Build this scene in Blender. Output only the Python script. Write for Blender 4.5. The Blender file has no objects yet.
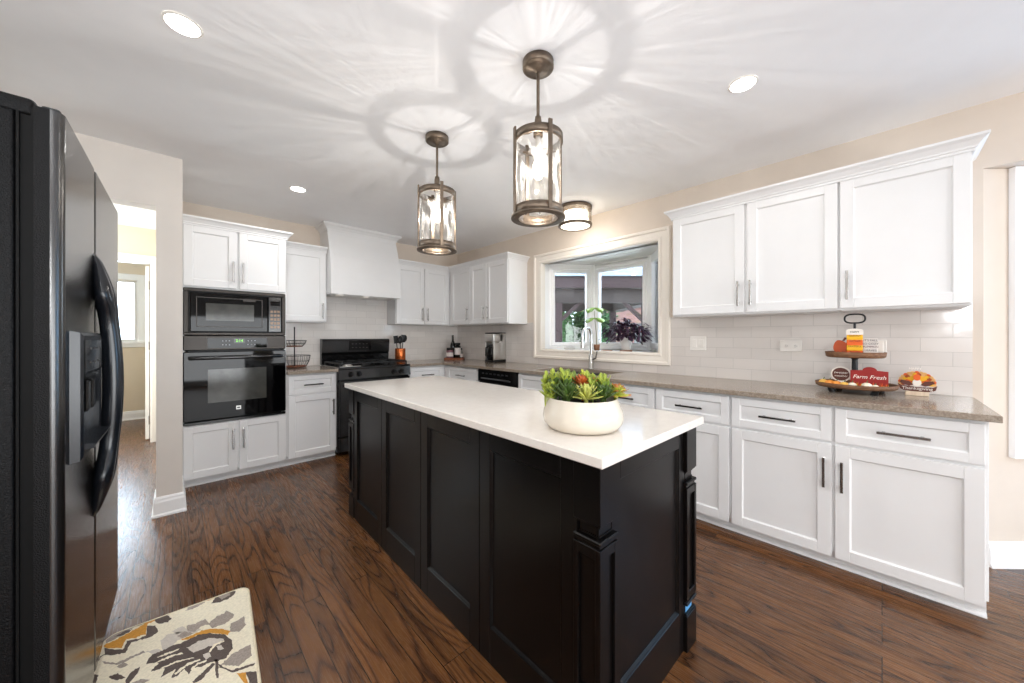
import bpy, bmesh, math, random
from math import sin, cos, pi, radians as R
from mathutils import Vector, Matrix
random.seed(7)
sc = bpy.context.scene
COL = sc.collection

# ------------------------------------------------------------------ camera, world, exposure
H = 1.2496
cam_d = bpy.data.cameras.new('camera'); cam = bpy.data.objects.new('camera', cam_d); COL.objects.link(cam)
cam.location = (0, 0, H); cam.rotation_euler = (R(90), 0, R(-43.8445))
cam_d.sensor_fit = 'HORIZONTAL'; cam_d.sensor_width = 36.0
cam_d.lens = 354.6 / 1024 * 36.0
cam_d.shift_x = -0.9 / 1024; cam_d.shift_y = -5.0 / 1024
cam_d.clip_start = 0.02; cam_d.clip_end = 200
sc.camera = cam

sc.view_settings.view_transform = 'Standard'; sc.view_settings.look = 'None'
sc.view_settings.gamma = 1.0; sc.view_settings.use_curve_mapping = False
sc.view_settings.exposure = 0.76
cy = sc.cycles
cy.max_bounces = 10; cy.diffuse_bounces = 7; cy.glossy_bounces = 5; cy.transmission_bounces = 6
cy.transparent_max_bounces = 12; cy.caustics_reflective = False; cy.caustics_refractive = False
cy.sample_clamp_indirect = 6.0; cy.use_denoising = True

world = bpy.data.worlds.new('sky'); sc.world = world; world.use_nodes = True
bg = world.node_tree.nodes['Background']
bg.inputs['Color'].default_value = (0.72, 0.86, 1.0, 1); bg.inputs['Strength'].default_value = 5.0

def area(name, loc, rot, sx, sy, power, color=(1, 1, 1), spread=180):
    l = bpy.data.lights.new(name, 'AREA'); l.shape = 'RECTANGLE'; l.size = sx; l.size_y = sy
    l.energy = power; l.color = color; l.spread = R(spread)
    o = bpy.data.objects.new(name, l); COL.objects.link(o); o.location = loc; o.rotation_euler = rot
    return o
# area fill for the living room's unseen windows behind the camera, daylight of breakfast bay and hall
area('daylight_living_room_window', (-2.3, -3.85, .85), (R(90), 0, 0), 2.4, 1.6, 16, (0.86, 0.94, 1.0))
area('daylight_window_fill', (1.3, -3.85, .95), (R(90), 0, R(8)), 2.6, 1.6, 70, (0.93, 0.97, 1.0))  # widened and added as frontal fill for the stove wall
area('daylight_side_window', (-3.85, -1.8, .78), (R(90), 0, R(-90)), 3.4, 1.5, 5, (0.90, 0.955, 1.0))
area('daylight_breakfast_bay', (3.95, -2.0, 1.35), (R(90), 0, R(90)), 1.6, 1.2, 24, (0.30, 0.62, 1.0))
area('daylight_hall_window', (-0.75, 7.70, 1.6), (R(90), 0, R(180)), 0.8, 0.9, 12, (0.62, 0.81, 1.0))
area('daylight_mudroom_window', (-1.9, 4.9, 1.5), (R(90), 0, R(-90)), 1.2, 1.5, 42, (0.78, 0.91, 1.0))
# added upward fill out of view, brightens the ceiling left of the camera
area('ceiling_fill', (-0.95, -0.1, 1.0), (R(180), 0, 0), .7, .7, 20, (0.93, 0.965, 1.0), 125)
# added point fill left behind the camera, lifts the stove wall and left side
l = bpy.data.lights.new('stove_wall_fill', 'POINT'); l.energy = 34; l.color = (0.97, 0.98, 1.0); l.shadow_soft_size = .22
o = bpy.data.objects.new('stove_wall_fill', l); COL.objects.link(o); o.location = (-0.55, -0.75, 1.55)

# ------------------------------------------------------------------ materials
def lin(c):
    return tuple(((x/255)/12.92 if x/255 <= .04045 else ((x/255+.055)/1.055)**2.4) for x in c)
class NT:
    def __init__(s, name):
        s.m = bpy.data.materials.new(name); s.m.use_nodes = True; s.t = s.m.node_tree
        s.b = s.t.nodes['Principled BSDF']; s.out = s.t.nodes['Material Output']
    def n(s, typ, **kw):
        nd = s.t.nodes.new(typ)
        for k, v in kw.items():
            if k in nd.inputs.keys(): nd.inputs[k].default_value = v
            else: setattr(nd, k, v)
        return nd
    def l(s, a, ao, b, bi): s.t.links.new(a.outputs[ao], b.inputs[bi])
def ramp(nt, stops):
    r = nt.n('ShaderNodeValToRGB'); e = r.color_ramp.elements
    while len(e) < len(stops): e.new(0.5)
    for el, (p, c) in zip(e, stops): el.position = p; el.color = tuple(c)+(1,)
    return r
def mat(name, rgb, rough=.5, metal=0., var=.03, scale=8., bump=0., bscale=200., spec=.5, coat=0., emit=None, es=0., stretch=None):
    """painted / plain surface with a little procedural variation of tone and relief"""
    nt = NT(name); c = lin(rgb)
    tc = nt.n('ShaderNodeTexCoord'); mp = nt.n('ShaderNodeMapping')
    if stretch: mp.inputs['Scale'].default_value = stretch
    nt.l(tc, 'Object', mp, 'Vector')
    nz = nt.n('ShaderNodeTexNoise', Scale=scale, Detail=4.0)
    nt.l(mp, 'Vector', nz, 'Vector')
    rp = ramp(nt, [(.3, [x*(1-var) for x in c]), (.7, [min(1, x*(1+var)) for x in c])])
    nt.l(nz, 'Fac', rp, 'Fac'); nt.l(rp, 'Color', nt.b, 'Base Color')
    nt.b.inputs['Roughness'].default_value = rough; nt.b.inputs['Metallic'].default_value = metal
    nt.b.inputs['Specular IOR Level'].default_value = spec; nt.b.inputs['Coat Weight'].default_value = coat
    if bump:
        n2 = nt.n('ShaderNodeTexNoise', Scale=bscale, Detail=2.0); nt.l(mp, 'Vector', n2, 'Vector')
        bp = nt.n('ShaderNodeBump', Strength=bump, Distance=.002); nt.l(n2, 'Fac', bp, 'Height'); nt.l(bp, 'Normal', nt.b, 'Normal')
    if emit:
        nt.b.inputs['Emission Color'].default_value = lin(emit)+(1,); nt.b.inputs['Emission Strength'].default_value = es
    return nt.m
def glass(name, tint=(255, 255, 255), refl=1., rough=.02, wavy=0., wscale=30., milk=0.):
    nt = NT(name)
    tr = nt.n('ShaderNodeBsdfTransparent'); tr.inputs['Color'].default_value = lin(tint)+(1,)
    gl = nt.n('ShaderNodeBsdfGlossy', Roughness=rough)
    fr = nt.n('ShaderNodeFresnel', IOR=1.45); mx = nt.n('ShaderNodeMixShader')
    if wavy:
        tc = nt.n('ShaderNodeTexCoord'); mp = nt.n('ShaderNodeMapping'); mp.inputs['Scale'].default_value = (1, 1, .35)
        nt.l(tc, 'Object', mp, 'Vector')
        nz = nt.n('ShaderNodeTexNoise', Scale=wscale, Detail=2.0); nt.l(mp, 'Vector', nz, 'Vector')
        bp = nt.n('ShaderNodeBump', Strength=wavy, Distance=.01); nt.l(nz, 'Fac', bp, 'Height')
        nt.l(bp, 'Normal', gl, 'Normal'); nt.l(bp, 'Normal', fr, 'Normal')
    rf = nt.n('ShaderNodeMath', operation='MULTIPLY'); rf.inputs[1].default_value = refl; nt.l(fr, 'Fac', rf, 0); nt.l(rf, 0, mx, 'Fac'); nt.l(tr, 0, mx, 1); nt.l(gl, 0, mx, 2)
    if milk:
        tl = nt.n('ShaderNodeBsdfTranslucent'); tl.inputs['Color'].default_value = (.95, .93, .9, 1); m3 = nt.n('ShaderNodeMixShader')
        rp = ramp(nt, [(.45, (0, 0, 0)), (.75, (milk, milk, milk))]); nt.l(nz, 'Fac', rp, 'Fac'); nt.l(rp, 'Color', m3, 'Fac')
        nt.l(mx, 0, m3, 1); nt.l(tl, 0, m3, 2); mx = m3
    nt.l(mx, 0, nt.out, 'Surface')
    return nt.m
def wood_floor():
    nt = NT('stained_oak_floor')
    tc = nt.n('ShaderNodeTexCoord'); sp = nt.n('ShaderNodeSeparateXYZ'); nt.l(tc, 'Object', sp, 0)
    # boards run along Y: swap axes so that brick rows are boards
    cb = nt.n('ShaderNodeCombineXYZ'); nt.l(sp, 'Y', cb, 'X'); nt.l(sp, 'X', cb, 'Y')
    br = nt.n('ShaderNodeTexBrick', offset=.37, offset_frequency=3, squash=1.0)
    br.inputs['Scale'].default_value = 1.0; br.inputs['Brick Width'].default_value = 1.15; br.inputs['Row Height'].default_value = .074
    br.inputs['Mortar Size'].default_value = .0016; br.inputs['Mortar Smooth'].default_value = .1; br.inputs['Bias'].default_value = 0
    br.inputs['Color1'].default_value = (0, 0, 0, 1); br.inputs['Color2'].default_value = (1, 1, 1, 1); br.inputs['Mortar'].default_value = (.5, .5, .5, 1)
    nt.l(cb, 0, br, 'Vector')
    # per board offset of the grain
    wn = nt.n('ShaderNodeVectorMath', operation='SCALE'); nt.l(br, 'Color', wn, 0); wn.inputs['Scale'].default_value = 37.0
    ad = nt.n('ShaderNodeVectorMath', operation='ADD'); nt.l(tc, 'Object', ad, 0); nt.l(wn, 0, ad, 1)
    mp = nt.n('ShaderNodeMapping'); mp.inputs['Scale'].default_value = (1, .12, 1); nt.l(ad, 0, mp, 'Vector')
    # cathedral figure: contour lines of a stretched low noise
    n1 = nt.n('ShaderNodeTexNoise', Scale=6.5, Detail=1.5, Roughness=.45); nt.l(mp, 0, n1, 'Vector')
    mu = nt.n('ShaderNodeMath', operation='MULTIPLY'); mu.inputs[1].default_value = 30.0; nt.l(n1, 'Fac', mu, 0)
    fr = nt.n('ShaderNodeMath', operation='PINGPONG'); fr.inputs[1].default_value = 1.0; nt.l(mu, 0, fr, 0)
    mp2 = nt.n('ShaderNodeMapping'); mp2.inputs['Scale'].default_value = (90, 3.0, 1); nt.l(ad, 0, mp2, 'Vector')
    n2 = nt.n('ShaderNodeTexNoise', Scale=2.5, Detail=4.0, Roughness=.6); nt.l(mp2, 0, n2, 'Vector')
    pw = nt.n('ShaderNodeMath', operation='POWER'); pw.inputs[1].default_value = 3.0; nt.l(fr, 0, pw, 0)
    mixg = nt.n('ShaderNodeMath', operation='MULTIPLY_ADD'); mixg.inputs[1].default_value = .55; nt.l(pw, 0, mixg, 0)
    sc2 = nt.n('ShaderNodeMath', operation='MULTIPLY'); sc2.inputs[1].default_value = .36; nt.l(n2, 'Fac', sc2, 0); nt.l(sc2, 0, mixg, 2)
    rp = ramp(nt, [(.14, lin((110, 72, 40))), (.40, lin((92, 57, 31))), (.64, lin((66, 40, 22))), (.90, lin((40, 24, 14)))])
    nt.l(mixg, 0, rp, 'Fac')
    hv = nt.n('ShaderNodeHueSaturation'); nt.l(rp, 'Color', hv, 'Color')
    mr = nt.n('ShaderNodeMapRange'); mr.inputs['To Min'].default_value = .72; mr.inputs['To Max'].default_value = 1.18; nt.l(br, 'Color', mr, 'Value'); nt.l(mr, 0, hv, 'Value')
    mx = nt.n('ShaderNodeMix', data_type='RGBA'); nt.l(br, 'Fac', mx, 'Factor'); nt.l(hv, 'Color', mx, 6); mx.inputs[7].default_value = lin((22, 13, 9))+(1,)
    nt.l(mx, 2, nt.b, 'Base Color')
    mr2 = nt.n('ShaderNodeMapRange'); mr2.inputs['To Min'].default_value = .20; mr2.inputs['To Max'].default_value = .34; nt.l(n2, 'Fac', mr2, 'Value'); nt.l(mr2, 0, nt.b, 'Roughness')
    bp = nt.n('ShaderNodeBump', Strength=.12, Distance=.001); nt.l(mixg, 0, bp, 'Height'); bp.invert = True; nt.l(bp, 'Normal', nt.b, 'Normal')
    nt.b.inputs['Specular IOR Level'].default_value = .5
    return nt.m
def tile(name, axis, c1, c2, grout, bw, rh, rough=.12):
    """glossy subway tile; axis 'X' or 'Y' is the wall's horizontal direction"""
    nt = NT(name)
    tc = nt.n('ShaderNodeTexCoord'); sp = nt.n('ShaderNodeSeparateXYZ'); nt.l(tc, 'Object', sp, 0)
    cb0 = nt.n('ShaderNodeCombineXYZ'); nt.l(sp, axis, cb0, 'X'); nt.l(sp, 'Z', cb0, 'Y')
    cb = nt.n('ShaderNodeVectorMath', operation='SUBTRACT'); nt.l(cb0, 0, cb, 0); cb.inputs[1].default_value = (-.035, .0195, 0)
    br = nt.n('ShaderNodeTexBrick', offset=.5)
    br.inputs['Scale'].default_value = 1.0; br.inputs['Brick Width'].default_value = bw; br.inputs['Row Height'].default_value = rh
    br.inputs['Mortar Size'].default_value = .0018; br.inputs['Mortar Smooth'].default_value = .3
    br.inputs['Color1'].default_value = lin(c1)+(1,); br.inputs['Color2'].default_value = lin(c2)+(1,); br.inputs['Mortar'].default_value = lin(grout)+(1,)
    nt.l(cb, 0, br, 'Vector'); nt.l(br, 'Color', nt.b, 'Base Color')
    nz = nt.n('ShaderNodeTexNoise', Scale=9.0, Detail=1.0); nt.l(tc, 'Object', nz, 'Vector')
    ma = nt.n('ShaderNodeMath', operation='MULTIPLY_ADD'); nt.l(br, 'Fac', ma, 0); ma.inputs[1].default_value = -1.0
    ms = nt.n('ShaderNodeMath', operation='MULTIPLY'); ms.inputs[1].default_value = 1.2; nt.l(nz, 'Fac', ms, 0); nt.l(ms, 0, ma, 2)
    bp = nt.n('ShaderNodeBump', Strength=.35, Distance=.0025); nt.l(ma, 0, bp, 'Height'); nt.l(bp, 'Normal', nt.b, 'Normal')
    nt.b.inputs['Roughness'].default_value = rough
    return nt.m
def speckle(name, cols, scale, rough, coat=0.):
    nt = NT(name); tc = nt.n('ShaderNodeTexCoord')
    nz = nt.n('ShaderNodeTexNoise', Scale=scale, Detail=6.0, Roughness=.7); nt.l(tc, 'Object', nz, 'Vector')
    rp = ramp(nt, [(p, lin(c)) for p, c in cols]); nt.l(nz, 'Fac', rp, 'Fac'); nt.l(rp, 'Color', nt.b, 'Base Color')
    nt.b.inputs['Roughness'].default_value = rough; nt.b.inputs['Coat Weight'].default_value = coat
    return nt.m
def grain(name, c1, c2, rough, sc_=(40, 40, 2), spec=.5, bump=.05):
    nt = NT(name); tc = nt.n('ShaderNodeTexCoord'); mp = nt.n('ShaderNodeMapping'); mp.inputs['Scale'].default_value = sc_
    nt.l(tc, 'Object', mp, 'Vector')
    nz = nt.n('ShaderNodeTexNoise', Scale=3.0, Detail=5.0, Roughness=.65); nt.l(mp, 0, nz, 'Vector')
    rp = ramp(nt, [(.3, lin(c1)), (.72, lin(c2))]); nt.l(nz, 'Fac', rp, 'Fac'); nt.l(rp, 'Color', nt.b, 'Base Color')
    bp = nt.n('ShaderNodeBump', Strength=bump, Distance=.001); nt.l(nz, 'Fac', bp, 'Height'); nt.l(bp, 'Normal', nt.b, 'Normal')
    nt.b.inputs['Roughness'].default_value = rough; nt.b.inputs['Specular IOR Level'].default_value = spec
    return nt.m

WHITE = mat('white_cabinet_paint', (229, 229, 229), .38, var=.008)
CEIL = mat('ceiling_paint', (247, 247, 248), .9, var=.01, bump=.1, bscale=300)
WALL = mat('beige_wall_paint', (219, 207, 194), .85, var=.015, bump=.08, bscale=260)
STUBW = mat('greige_wall_paint', (226, 219, 211), .85, var=.015, bump=.08, bscale=260)
HALLW = mat('cream_hall_paint', (226, 212, 190), .85, var=.015)
TRIM = mat('white_trim_paint', (250, 250, 250), .4, var=.008)
CREAM = mat('cream_casing_paint', (242, 235, 225), .4, var=.01)
FLOOR = wood_floor()
TILE_R = tile('subway_tile_right', 'Y', (216, 210, 205), (224, 218, 213), (200, 195, 190), .2415, .0815)
TILE_B = tile('subway_tile_back', 'X', (220, 215, 210), (228, 223, 218), (204, 199, 194), .2415, .0815)
STONE = speckle('brown_grey_quartz', [(.3, (122, 108, 94)), (.5, (147, 134, 120)), (.62, (166, 155, 143)), (.75, (108, 94, 80))], 90, .16)
QUARTZ = speckle('white_quartz', [(.25, (219, 212, 204)), (.6, (226, 220, 212)), (.8, (221, 215, 207))], 25, .10)
BLACKWOOD = grain('black_stained_wood', (7, 6, 6), (15, 12, 11), .28, (55, 55, 2.2), .24, .06)
STEEL = mat('brushed_steel', (214, 212, 208), .36, 1., .06, 6, bump=.05, bscale=300, stretch=(1, 1, 25))
CHROME = mat('polished_nickel', (196, 194, 192), .18, 1., .03)
PULL = mat('dark_nickel_pull', (140, 138, 137), .16, 1., .05)
BRONZE = mat('weathered_bronze', (118, 105, 92), .42, .85, .22, 30, bump=.15, bscale=90)
BLACKGLOSS = mat('black_appliance_enamel', (13, 13, 14), .14, 0, .05)
BLACKGLASS = mat('black_oven_glass', (4, 4, 5), .04, 0, .02, spec=.22)
SLATE = mat('dark_bronze_trim', (46, 41, 37), .3, .5, .05)
BLACKMATTE = mat('black_iron', (26, 26, 27), .42, .3, .1)
FRIDGE = mat('black_pebbled_enamel', (6, 6, 7), .42, 0, .1, 40, bump=.8, bscale=330, spec=.16)
FRIDGEFRONT = mat('black_pebbled_door', (20, 18, 17), .2, 0, .1, 40, bump=.13, bscale=330, spec=1.0)
FRIDGETRIM = mat('black_smooth_plastic', (22, 25, 30), .22, 0, .05)
RUBBER = mat('black_rubber', (6, 6, 6), .6, spec=.15)
CERAMIC = mat('cream_stoneware', (212, 203, 188), .16, 0, .015, 12)
SOIL = mat('dark_soil', (48, 38, 30), .95, 0, .3, 60, bump=.6, bscale=120)
G_LIGHT = mat('lime_green_leaf', (150, 164, 56), .45, 0, .2, 20)
G_DARK = mat('dark_green_leaf', (70, 94, 36), .45, 0, .25, 25)
G_MID = mat('mid_green_leaf', (112, 134, 50), .45, 0, .2, 25)
G_PALE = mat('pale_yellow_green_leaf', (196, 198, 104), .45, 0, .15, 25)
G_YELL = mat('yellow_green_leaf', (180, 184, 60), .45, 0, .2, 25)
G_RUST = mat('rust_orange_leaf', (182, 96, 44), .45, 0, .25, 25)
G_TIP = mat('red_leaf_tip', (176, 110, 52), .45, 0, .15, 25)
PURPLE = mat('deep_purple_leaf', (62, 34, 58), .5, 0, .35, 30)
SEED = mat('fresh_green_leaf', (150, 186, 92), .5, 0, .15, 20)
STEM = mat('plant_stem', (128, 120, 70), .6, 0, .2, 20)
TERRA = mat('terracotta', (176, 126, 96), .7, 0, .1, 30)
COPPER = mat('copper_crock', (196, 104, 52), .25, .75, .1, 12)
REDWOOD = grain('reddish_wood', (112, 58, 32), (156, 88, 50), .45, (30, 3, 30))
RUSTIC = grain('rustic_brown_wood', (84, 56, 38), (146, 106, 76), .6, (3, 30, 60), .3, .2)
RUSTIC2 = grain('grey_brown_wood', (104, 92, 82), (158, 146, 134), .55, (3, 30, 60), .3, .2)
BLOCKW = grain('raw_pine', (212, 190, 164), (232, 214, 190), .6, (30, 3, 3))
def paint(n, c, r=.55): return mat(n, c, r, 0, .04, 20)
P_WHITE = paint('sign_white', (240, 232, 222)); P_YELL = paint('sign_yellow', (240, 182, 24)); P_ORNG = paint('sign_orange', (226, 96, 24))
P_BRWN = paint('sign_brown', (92, 44, 30)); P_RED = paint('sign_red', (146, 22, 16)); P_BLACK = paint('sign_black', (30, 24, 24)); P_RUST = paint('sign_rust', (178, 74, 26))
P_GREY = paint('sign_grey', (214, 206, 200)); P_PLUM = paint('sign_plum', (96, 34, 42)); P_TAN = paint('sign_tan', (232, 178, 110)); P_GREEN = paint('sign_green', (84, 106, 60))
PUMP = paint('small_pumpkin_orange', (238, 150, 60)); PUMPY = paint('small_pumpkin_yellow', (240, 190, 90)); PUMPW = paint('small_pumpkin_white', (238, 228, 206))
TAPE = paint('blue_tape', (92, 156, 206))
CHINA = mat('white_plastic', (236, 232, 226), .35, 0, .01)
SLOT = mat('dark_slot', (70, 66, 62), .6)
LED = mat('lamp_disc', (255, 252, 246), .5, emit=(255, 250, 240), es=9.0)
def bulb_mat():
    nt = NT('glowing_bulb_glass'); tr = nt.n('ShaderNodeBsdfTransparent'); em = nt.n('ShaderNodeEmission', Strength=5.0); em.inputs['Color'].default_value = lin((255, 240, 214))+(1,)
    tc = nt.n('ShaderNodeTexCoord'); nz = nt.n('ShaderNodeTexNoise', Scale=30.0); nt.l(tc, 'Object', nz, 'Vector')
    ad = nt.n('ShaderNodeAddShader'); nt.l(tr, 0, ad, 0); nt.l(em, 0, ad, 1); nt.l(ad, 0, nt.out, 'Surface'); return nt.m
BULB = bulb_mat()
SHADE = mat('flush_light_shade', (250, 246, 238), .5, emit=(255, 245, 228), es=2.6)
GREENLED = mat('green_display', (60, 120, 30), .4, emit=(120, 220, 60), es=1.2)
DIGIT = mat('panel_print', (170, 172, 176), .5)
DGLASS = mat('dark_tinted_window', (64, 64, 60), .10, 0, .3, 9, spec=.4)
PANE = glass('window_pane_glass')
KEYS = mat('charcoal_keys', (52, 52, 54), .3)
JARGLASS = glass('clear_jar_glass', (226, 232, 230))
SEEDED = glass('seeded_lamp_glass', (252, 250, 246), refl=.5, wavy=.5, wscale=26., milk=.32)
BOTTLE = mat('dark_wine_glass', (16, 20, 16), .08, 0, .05)
LABELP = paint('bottle_label', (226, 216, 212))
RED_TILE = paint('jar_content', (120, 84, 92))
BEAM = grain('purple_brown_timber', (34, 22, 23), (50, 34, 35), .7, (4, 4, 30), .3, .1)
BEAMD = grain('grey_brown_timber', (34, 28, 26), (52, 43, 40), .7, (60, 60, 3), .3, .1)
SHINGLE = tile('roof_shingle', 'X', (92, 100, 110), (112, 122, 134), (66, 72, 80), .30, .06, .9)
BRICK = tile('far_brick', 'X', (96, 66, 60), (110, 78, 72), (122, 116, 110), .21, .07, .9)
BUSH = mat('hedge_leaf', (58, 104, 52), .6, 0, .4, 9)
GRASS = mat('patio_ground', (206, 206, 202), .9, 0, .1, 3)

# ------------------------------------------------------------------ mesh helpers
class MB:
    def __init__(s): s.v = []; s.f = []; s.m = []; s.sm = []
    def add(s, vs, fs, m=0, smooth=False, T=None):
        o = len(s.v)
        s.v += [tuple(T @ Vector(p)) if T is not None else tuple(p) for p in vs]
        for f in fs: s.f.append([o+i for i in f]); s.m.append(m); s.sm.append(smooth)
        return s
    def box(s, x0, x1, y0, y1, z0, z1, b=0., m=0, T=None):
        if x0 > x1: x0, x1 = x1, x0
        if y0 > y1: y0, y1 = y1, y0
        if z0 > z1: z0, z1 = z1, z0
        b = min(b, (x1-x0)*.45, (y1-y0)*.45, (z1-z0)*.45)
        if b <= 0:
            vs = [(x, y, z) for x in (x0, x1) for y in (y0, y1) for z in (z0, z1)]
            return s.add(vs, [(0,1,3,2),(4,6,7,5),(0,4,5,1),(2,3,7,6),(0,2,6,4),(1,5,7,3)], m, False, T)
        vs = []; idx = {}
        for i in (0, 1):
            for j in (0, 1):
                for k in (0, 1):
                    c = ((x0, x1)[i], (y0, y1)[j], (z0, z1)[k]); sg = (1-2*i, 1-2*j, 1-2*k)
                    for a in range(3):
                        p = [c[q] + (0 if q == a else sg[q]*b) for q in range(3)]
                        idx[i, j, k, a] = len(vs); vs.append(p)
        fs = []
        def q(l): fs.append([idx[t] for t in l])
        q([(0,0,0,0),(0,0,1,0),(0,1,1,0),(0,1,0,0)]); q([(1,0,0,0),(1,1,0,0),(1,1,1,0),(1,0,1,0)])
        q([(0,0,0,1),(1,0,0,1),(1,0,1,1),(0,0,1,1)]); q([(0,1,0,1),(0,1,1,1),(1,1,1,1),(1,1,0,1)])
        q([(0,0,0,2),(0,1,0,2),(1,1,0,2),(1,0,0,2)]); q([(0,0,1,2),(1,0,1,2),(1,1,1,2),(0,1,1,2)])
        for j in (0, 1):
            for k in (0, 1):
                q([(0,j,k,1),(1,j,k,1),(1,j,k,2),(0,j,k,2)])
        for i in (0, 1):
            for k in (0, 1):
                q([(i,0,k,0),(i,1,k,0),(i,1,k,2),(i,0,k,2)])
        for i in (0, 1):
            for j in (0, 1):
                q([(i,j,0,0),(i,j,1,0),(i,j,1,1),(i,j,0,1)])
        for i in (0, 1):
            for j in (0, 1):
                for k in (0, 1): q([(i,j,k,0),(i,j,k,1),(i,j,k,2)])
        return s.add(vs, fs, m, False, T)
    def cyl(s, p0, p1, r0, r1=None, seg=20, m=0, caps=True, T=None):
        r1 = r0 if r1 is None else r1
        p0 = Vector(p0); p1 = Vector(p1); d = (p1-p0).normalized()
        a = Vector((0, 0, 1)) if abs(d.z) < .9 else Vector((1, 0, 0)); u = d.cross(a).normalized(); w = d.cross(u)
        vs = [p0+(u*cos(2*pi*i/seg)+w*sin(2*pi*i/seg))*r0 for i in range(seg)]+[p1+(u*cos(2*pi*i/seg)+w*sin(2*pi*i/seg))*r1 for i in range(seg)]
        s.add(vs, [(i, (i+1) % seg, seg+(i+1) % seg, seg+i) for i in range(seg)], m, True, T)
        if caps: s.add(vs, [list(range(seg))[::-1], [seg+i for i in range(seg)]], m, False, T)
        return s
    def lathe(s, prof, seg=32, c=(0, 0, 0), m=0, smooth=True, a0=0., a1=2*pi, T=None):
        full = abs(a1-a0-2*pi) < 1e-6; n = seg if full else seg+1
        vs = [(c[0]+r*cos(a0+(a1-a0)*i/seg), c[1]+r*sin(a0+(a1-a0)*i/seg), c[2]+z) for r, z in prof for i in range(n)]
        fs = []
        for j in range(len(prof)-1):
            for i in range(seg):
                k = (i+1) % n; fs.append((j*n+i, j*n+k, (j+1)*n+k, (j+1)*n+i))
        return s.add(vs, fs, m, smooth, T)
    def tube(s, pts, r, seg=8, m=0, closed=False, flat=1., T=None):
        pts = [Vector(p) for p in pts]; n = len(pts); rings = []; prev = None
        for i, p in enumerate(pts):
            if closed: d = pts[(i+1) % n]-pts[i-1]
            else: d = pts[min(i+1, n-1)]-pts[max(i-1, 0)]
            d = d.normalized() if d.length > 1e-9 else Vector((0, 0, 1))
            if prev is None:
                a = Vector((0, 0, 1)) if abs(d.z) < .9 else Vector((1, 0, 0)); u = d.cross(a).normalized()
            else: u = (prev-d*prev.dot(d)).normalized()
            prev = u; w = d.cross(u); rr = r[i] if isinstance(r, (list, tuple)) else r
            rings.append([p+(u*cos(2*pi*k/seg)+w*sin(2*pi*k/seg)*flat)*rr for k in range(seg)])
        vs = [q for ring in rings for q in ring]; fs = []
        for i in range(n if closed else n-1):
            j = (i+1) % n
            for k in range(seg): fs.append((i*seg+k, i*seg+(k+1) % seg, j*seg+(k+1) % seg, j*seg+k))
        s.add(vs, fs, m, True, T)
        if not closed: s.add(vs, [list(range(seg))[::-1], [(n-1)*seg+k for k in range(seg)]], m, False, T)
        return s
    def prism(s, poly, h0, h1, ax='z', m=0, T=None):
        """extrude a polygon; ax is the extrusion axis. y: poly=(x,z), x: poly=(y,z)"""
        def P(a, b, h): return (a, b, h) if ax == 'z' else ((a, h, b) if ax == 'y' else (h, a, b))
        n = len(poly); vs = [P(a, b, h0) for a, b in poly]+[P(a, b, h1) for a, b in poly]
        return s.add(vs, [list(range(n))[::-1], list(range(n, 2*n))]+[(i, (i+1) % n, n+(i+1) % n, n+i) for i in range(n)], m, False, T)
    def sweep(s, path, prof, side=1, m=0, z=0., closed=False):
        """mitred moulding: path of (x,y), profile of (out, height); out is to the right of travel for side=1"""
        n = len(path); P = [Vector(p) for p in path]; offs = []
        for i in range(n):
            if closed: a = (P[i]-P[i-1]).normalized(); b = (P[(i+1) % n]-P[i]).normalized()
            else:
                a = (P[i]-P[i-1]).normalized() if i else (P[1]-P[0]).normalized()
                b = (P[i+1]-P[i]).normalized() if i < n-1 else a
            na = Vector((a.y, -a.x))*side; nb = Vector((b.y, -b.x))*side; k = na+nb
            offs.append(k/max(.2, (1+na.dot(nb))))
        q = len(prof); vs = [(P[i].x+offs[i].x*o, P[i].y+offs[i].y*o, z+h) for i in range(n) for o, h in prof]; fs = []
        for i in range(n if closed else n-1):
            j = (i+1) % n
            for k in range(q): fs.append((i*q+k, j*q+k, j*q+(k+1) % q, i*q+(k+1) % q))
        if not closed: fs += [list(range(q)), [(n-1)*q+k for k in range(q)][::-1]]
        return s.add(vs, fs, m)
    def frame(s, x0, x1, z0, z1, prof, m=0, T=None):
        """mitred picture frame in the local XZ plane; prof of (outward offset, y)"""
        q = len(prof); vs = []; fs = []
        for cx, cz, sx, sz in ((x0, z0, -1, -1), (x1, z0, 1, -1), (x1, z1, 1, 1), (x0, z1, -1, 1)):
            vs += [(cx+sx*o, y, cz+sz*o) for o, y in prof]
        for i in range(4):
            j = (i+1) % 4
            for k in range(q): fs.append((i*q+k, j*q+k, j*q+(k+1) % q, i*q+(k+1) % q))
        return s.add(vs, fs, m, False, T)
    def rbox(s, x0, x1, y0, y1, z0, z1, r, seg=3, m=0, T=None):
        bm = bmesh.new(); bmesh.ops.create_cube(bm, size=1)
        for v in bm.verts: v.co = Vector(((x0+x1)/2+v.co.x*(x1-x0), (y0+y1)/2+v.co.y*(y1-y0), (z0+z1)/2+v.co.z*(z1-z0)))
        bmesh.ops.bevel(bm, geom=bm.edges[:], offset=r, segments=seg, affect='EDGES', profile=.5)
        bm.verts.index_update()
        s.add([v.co.copy() for v in bm.verts], [[v.index for v in f.verts] for f in bm.faces], m, True, T); bm.free(); return s
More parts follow.
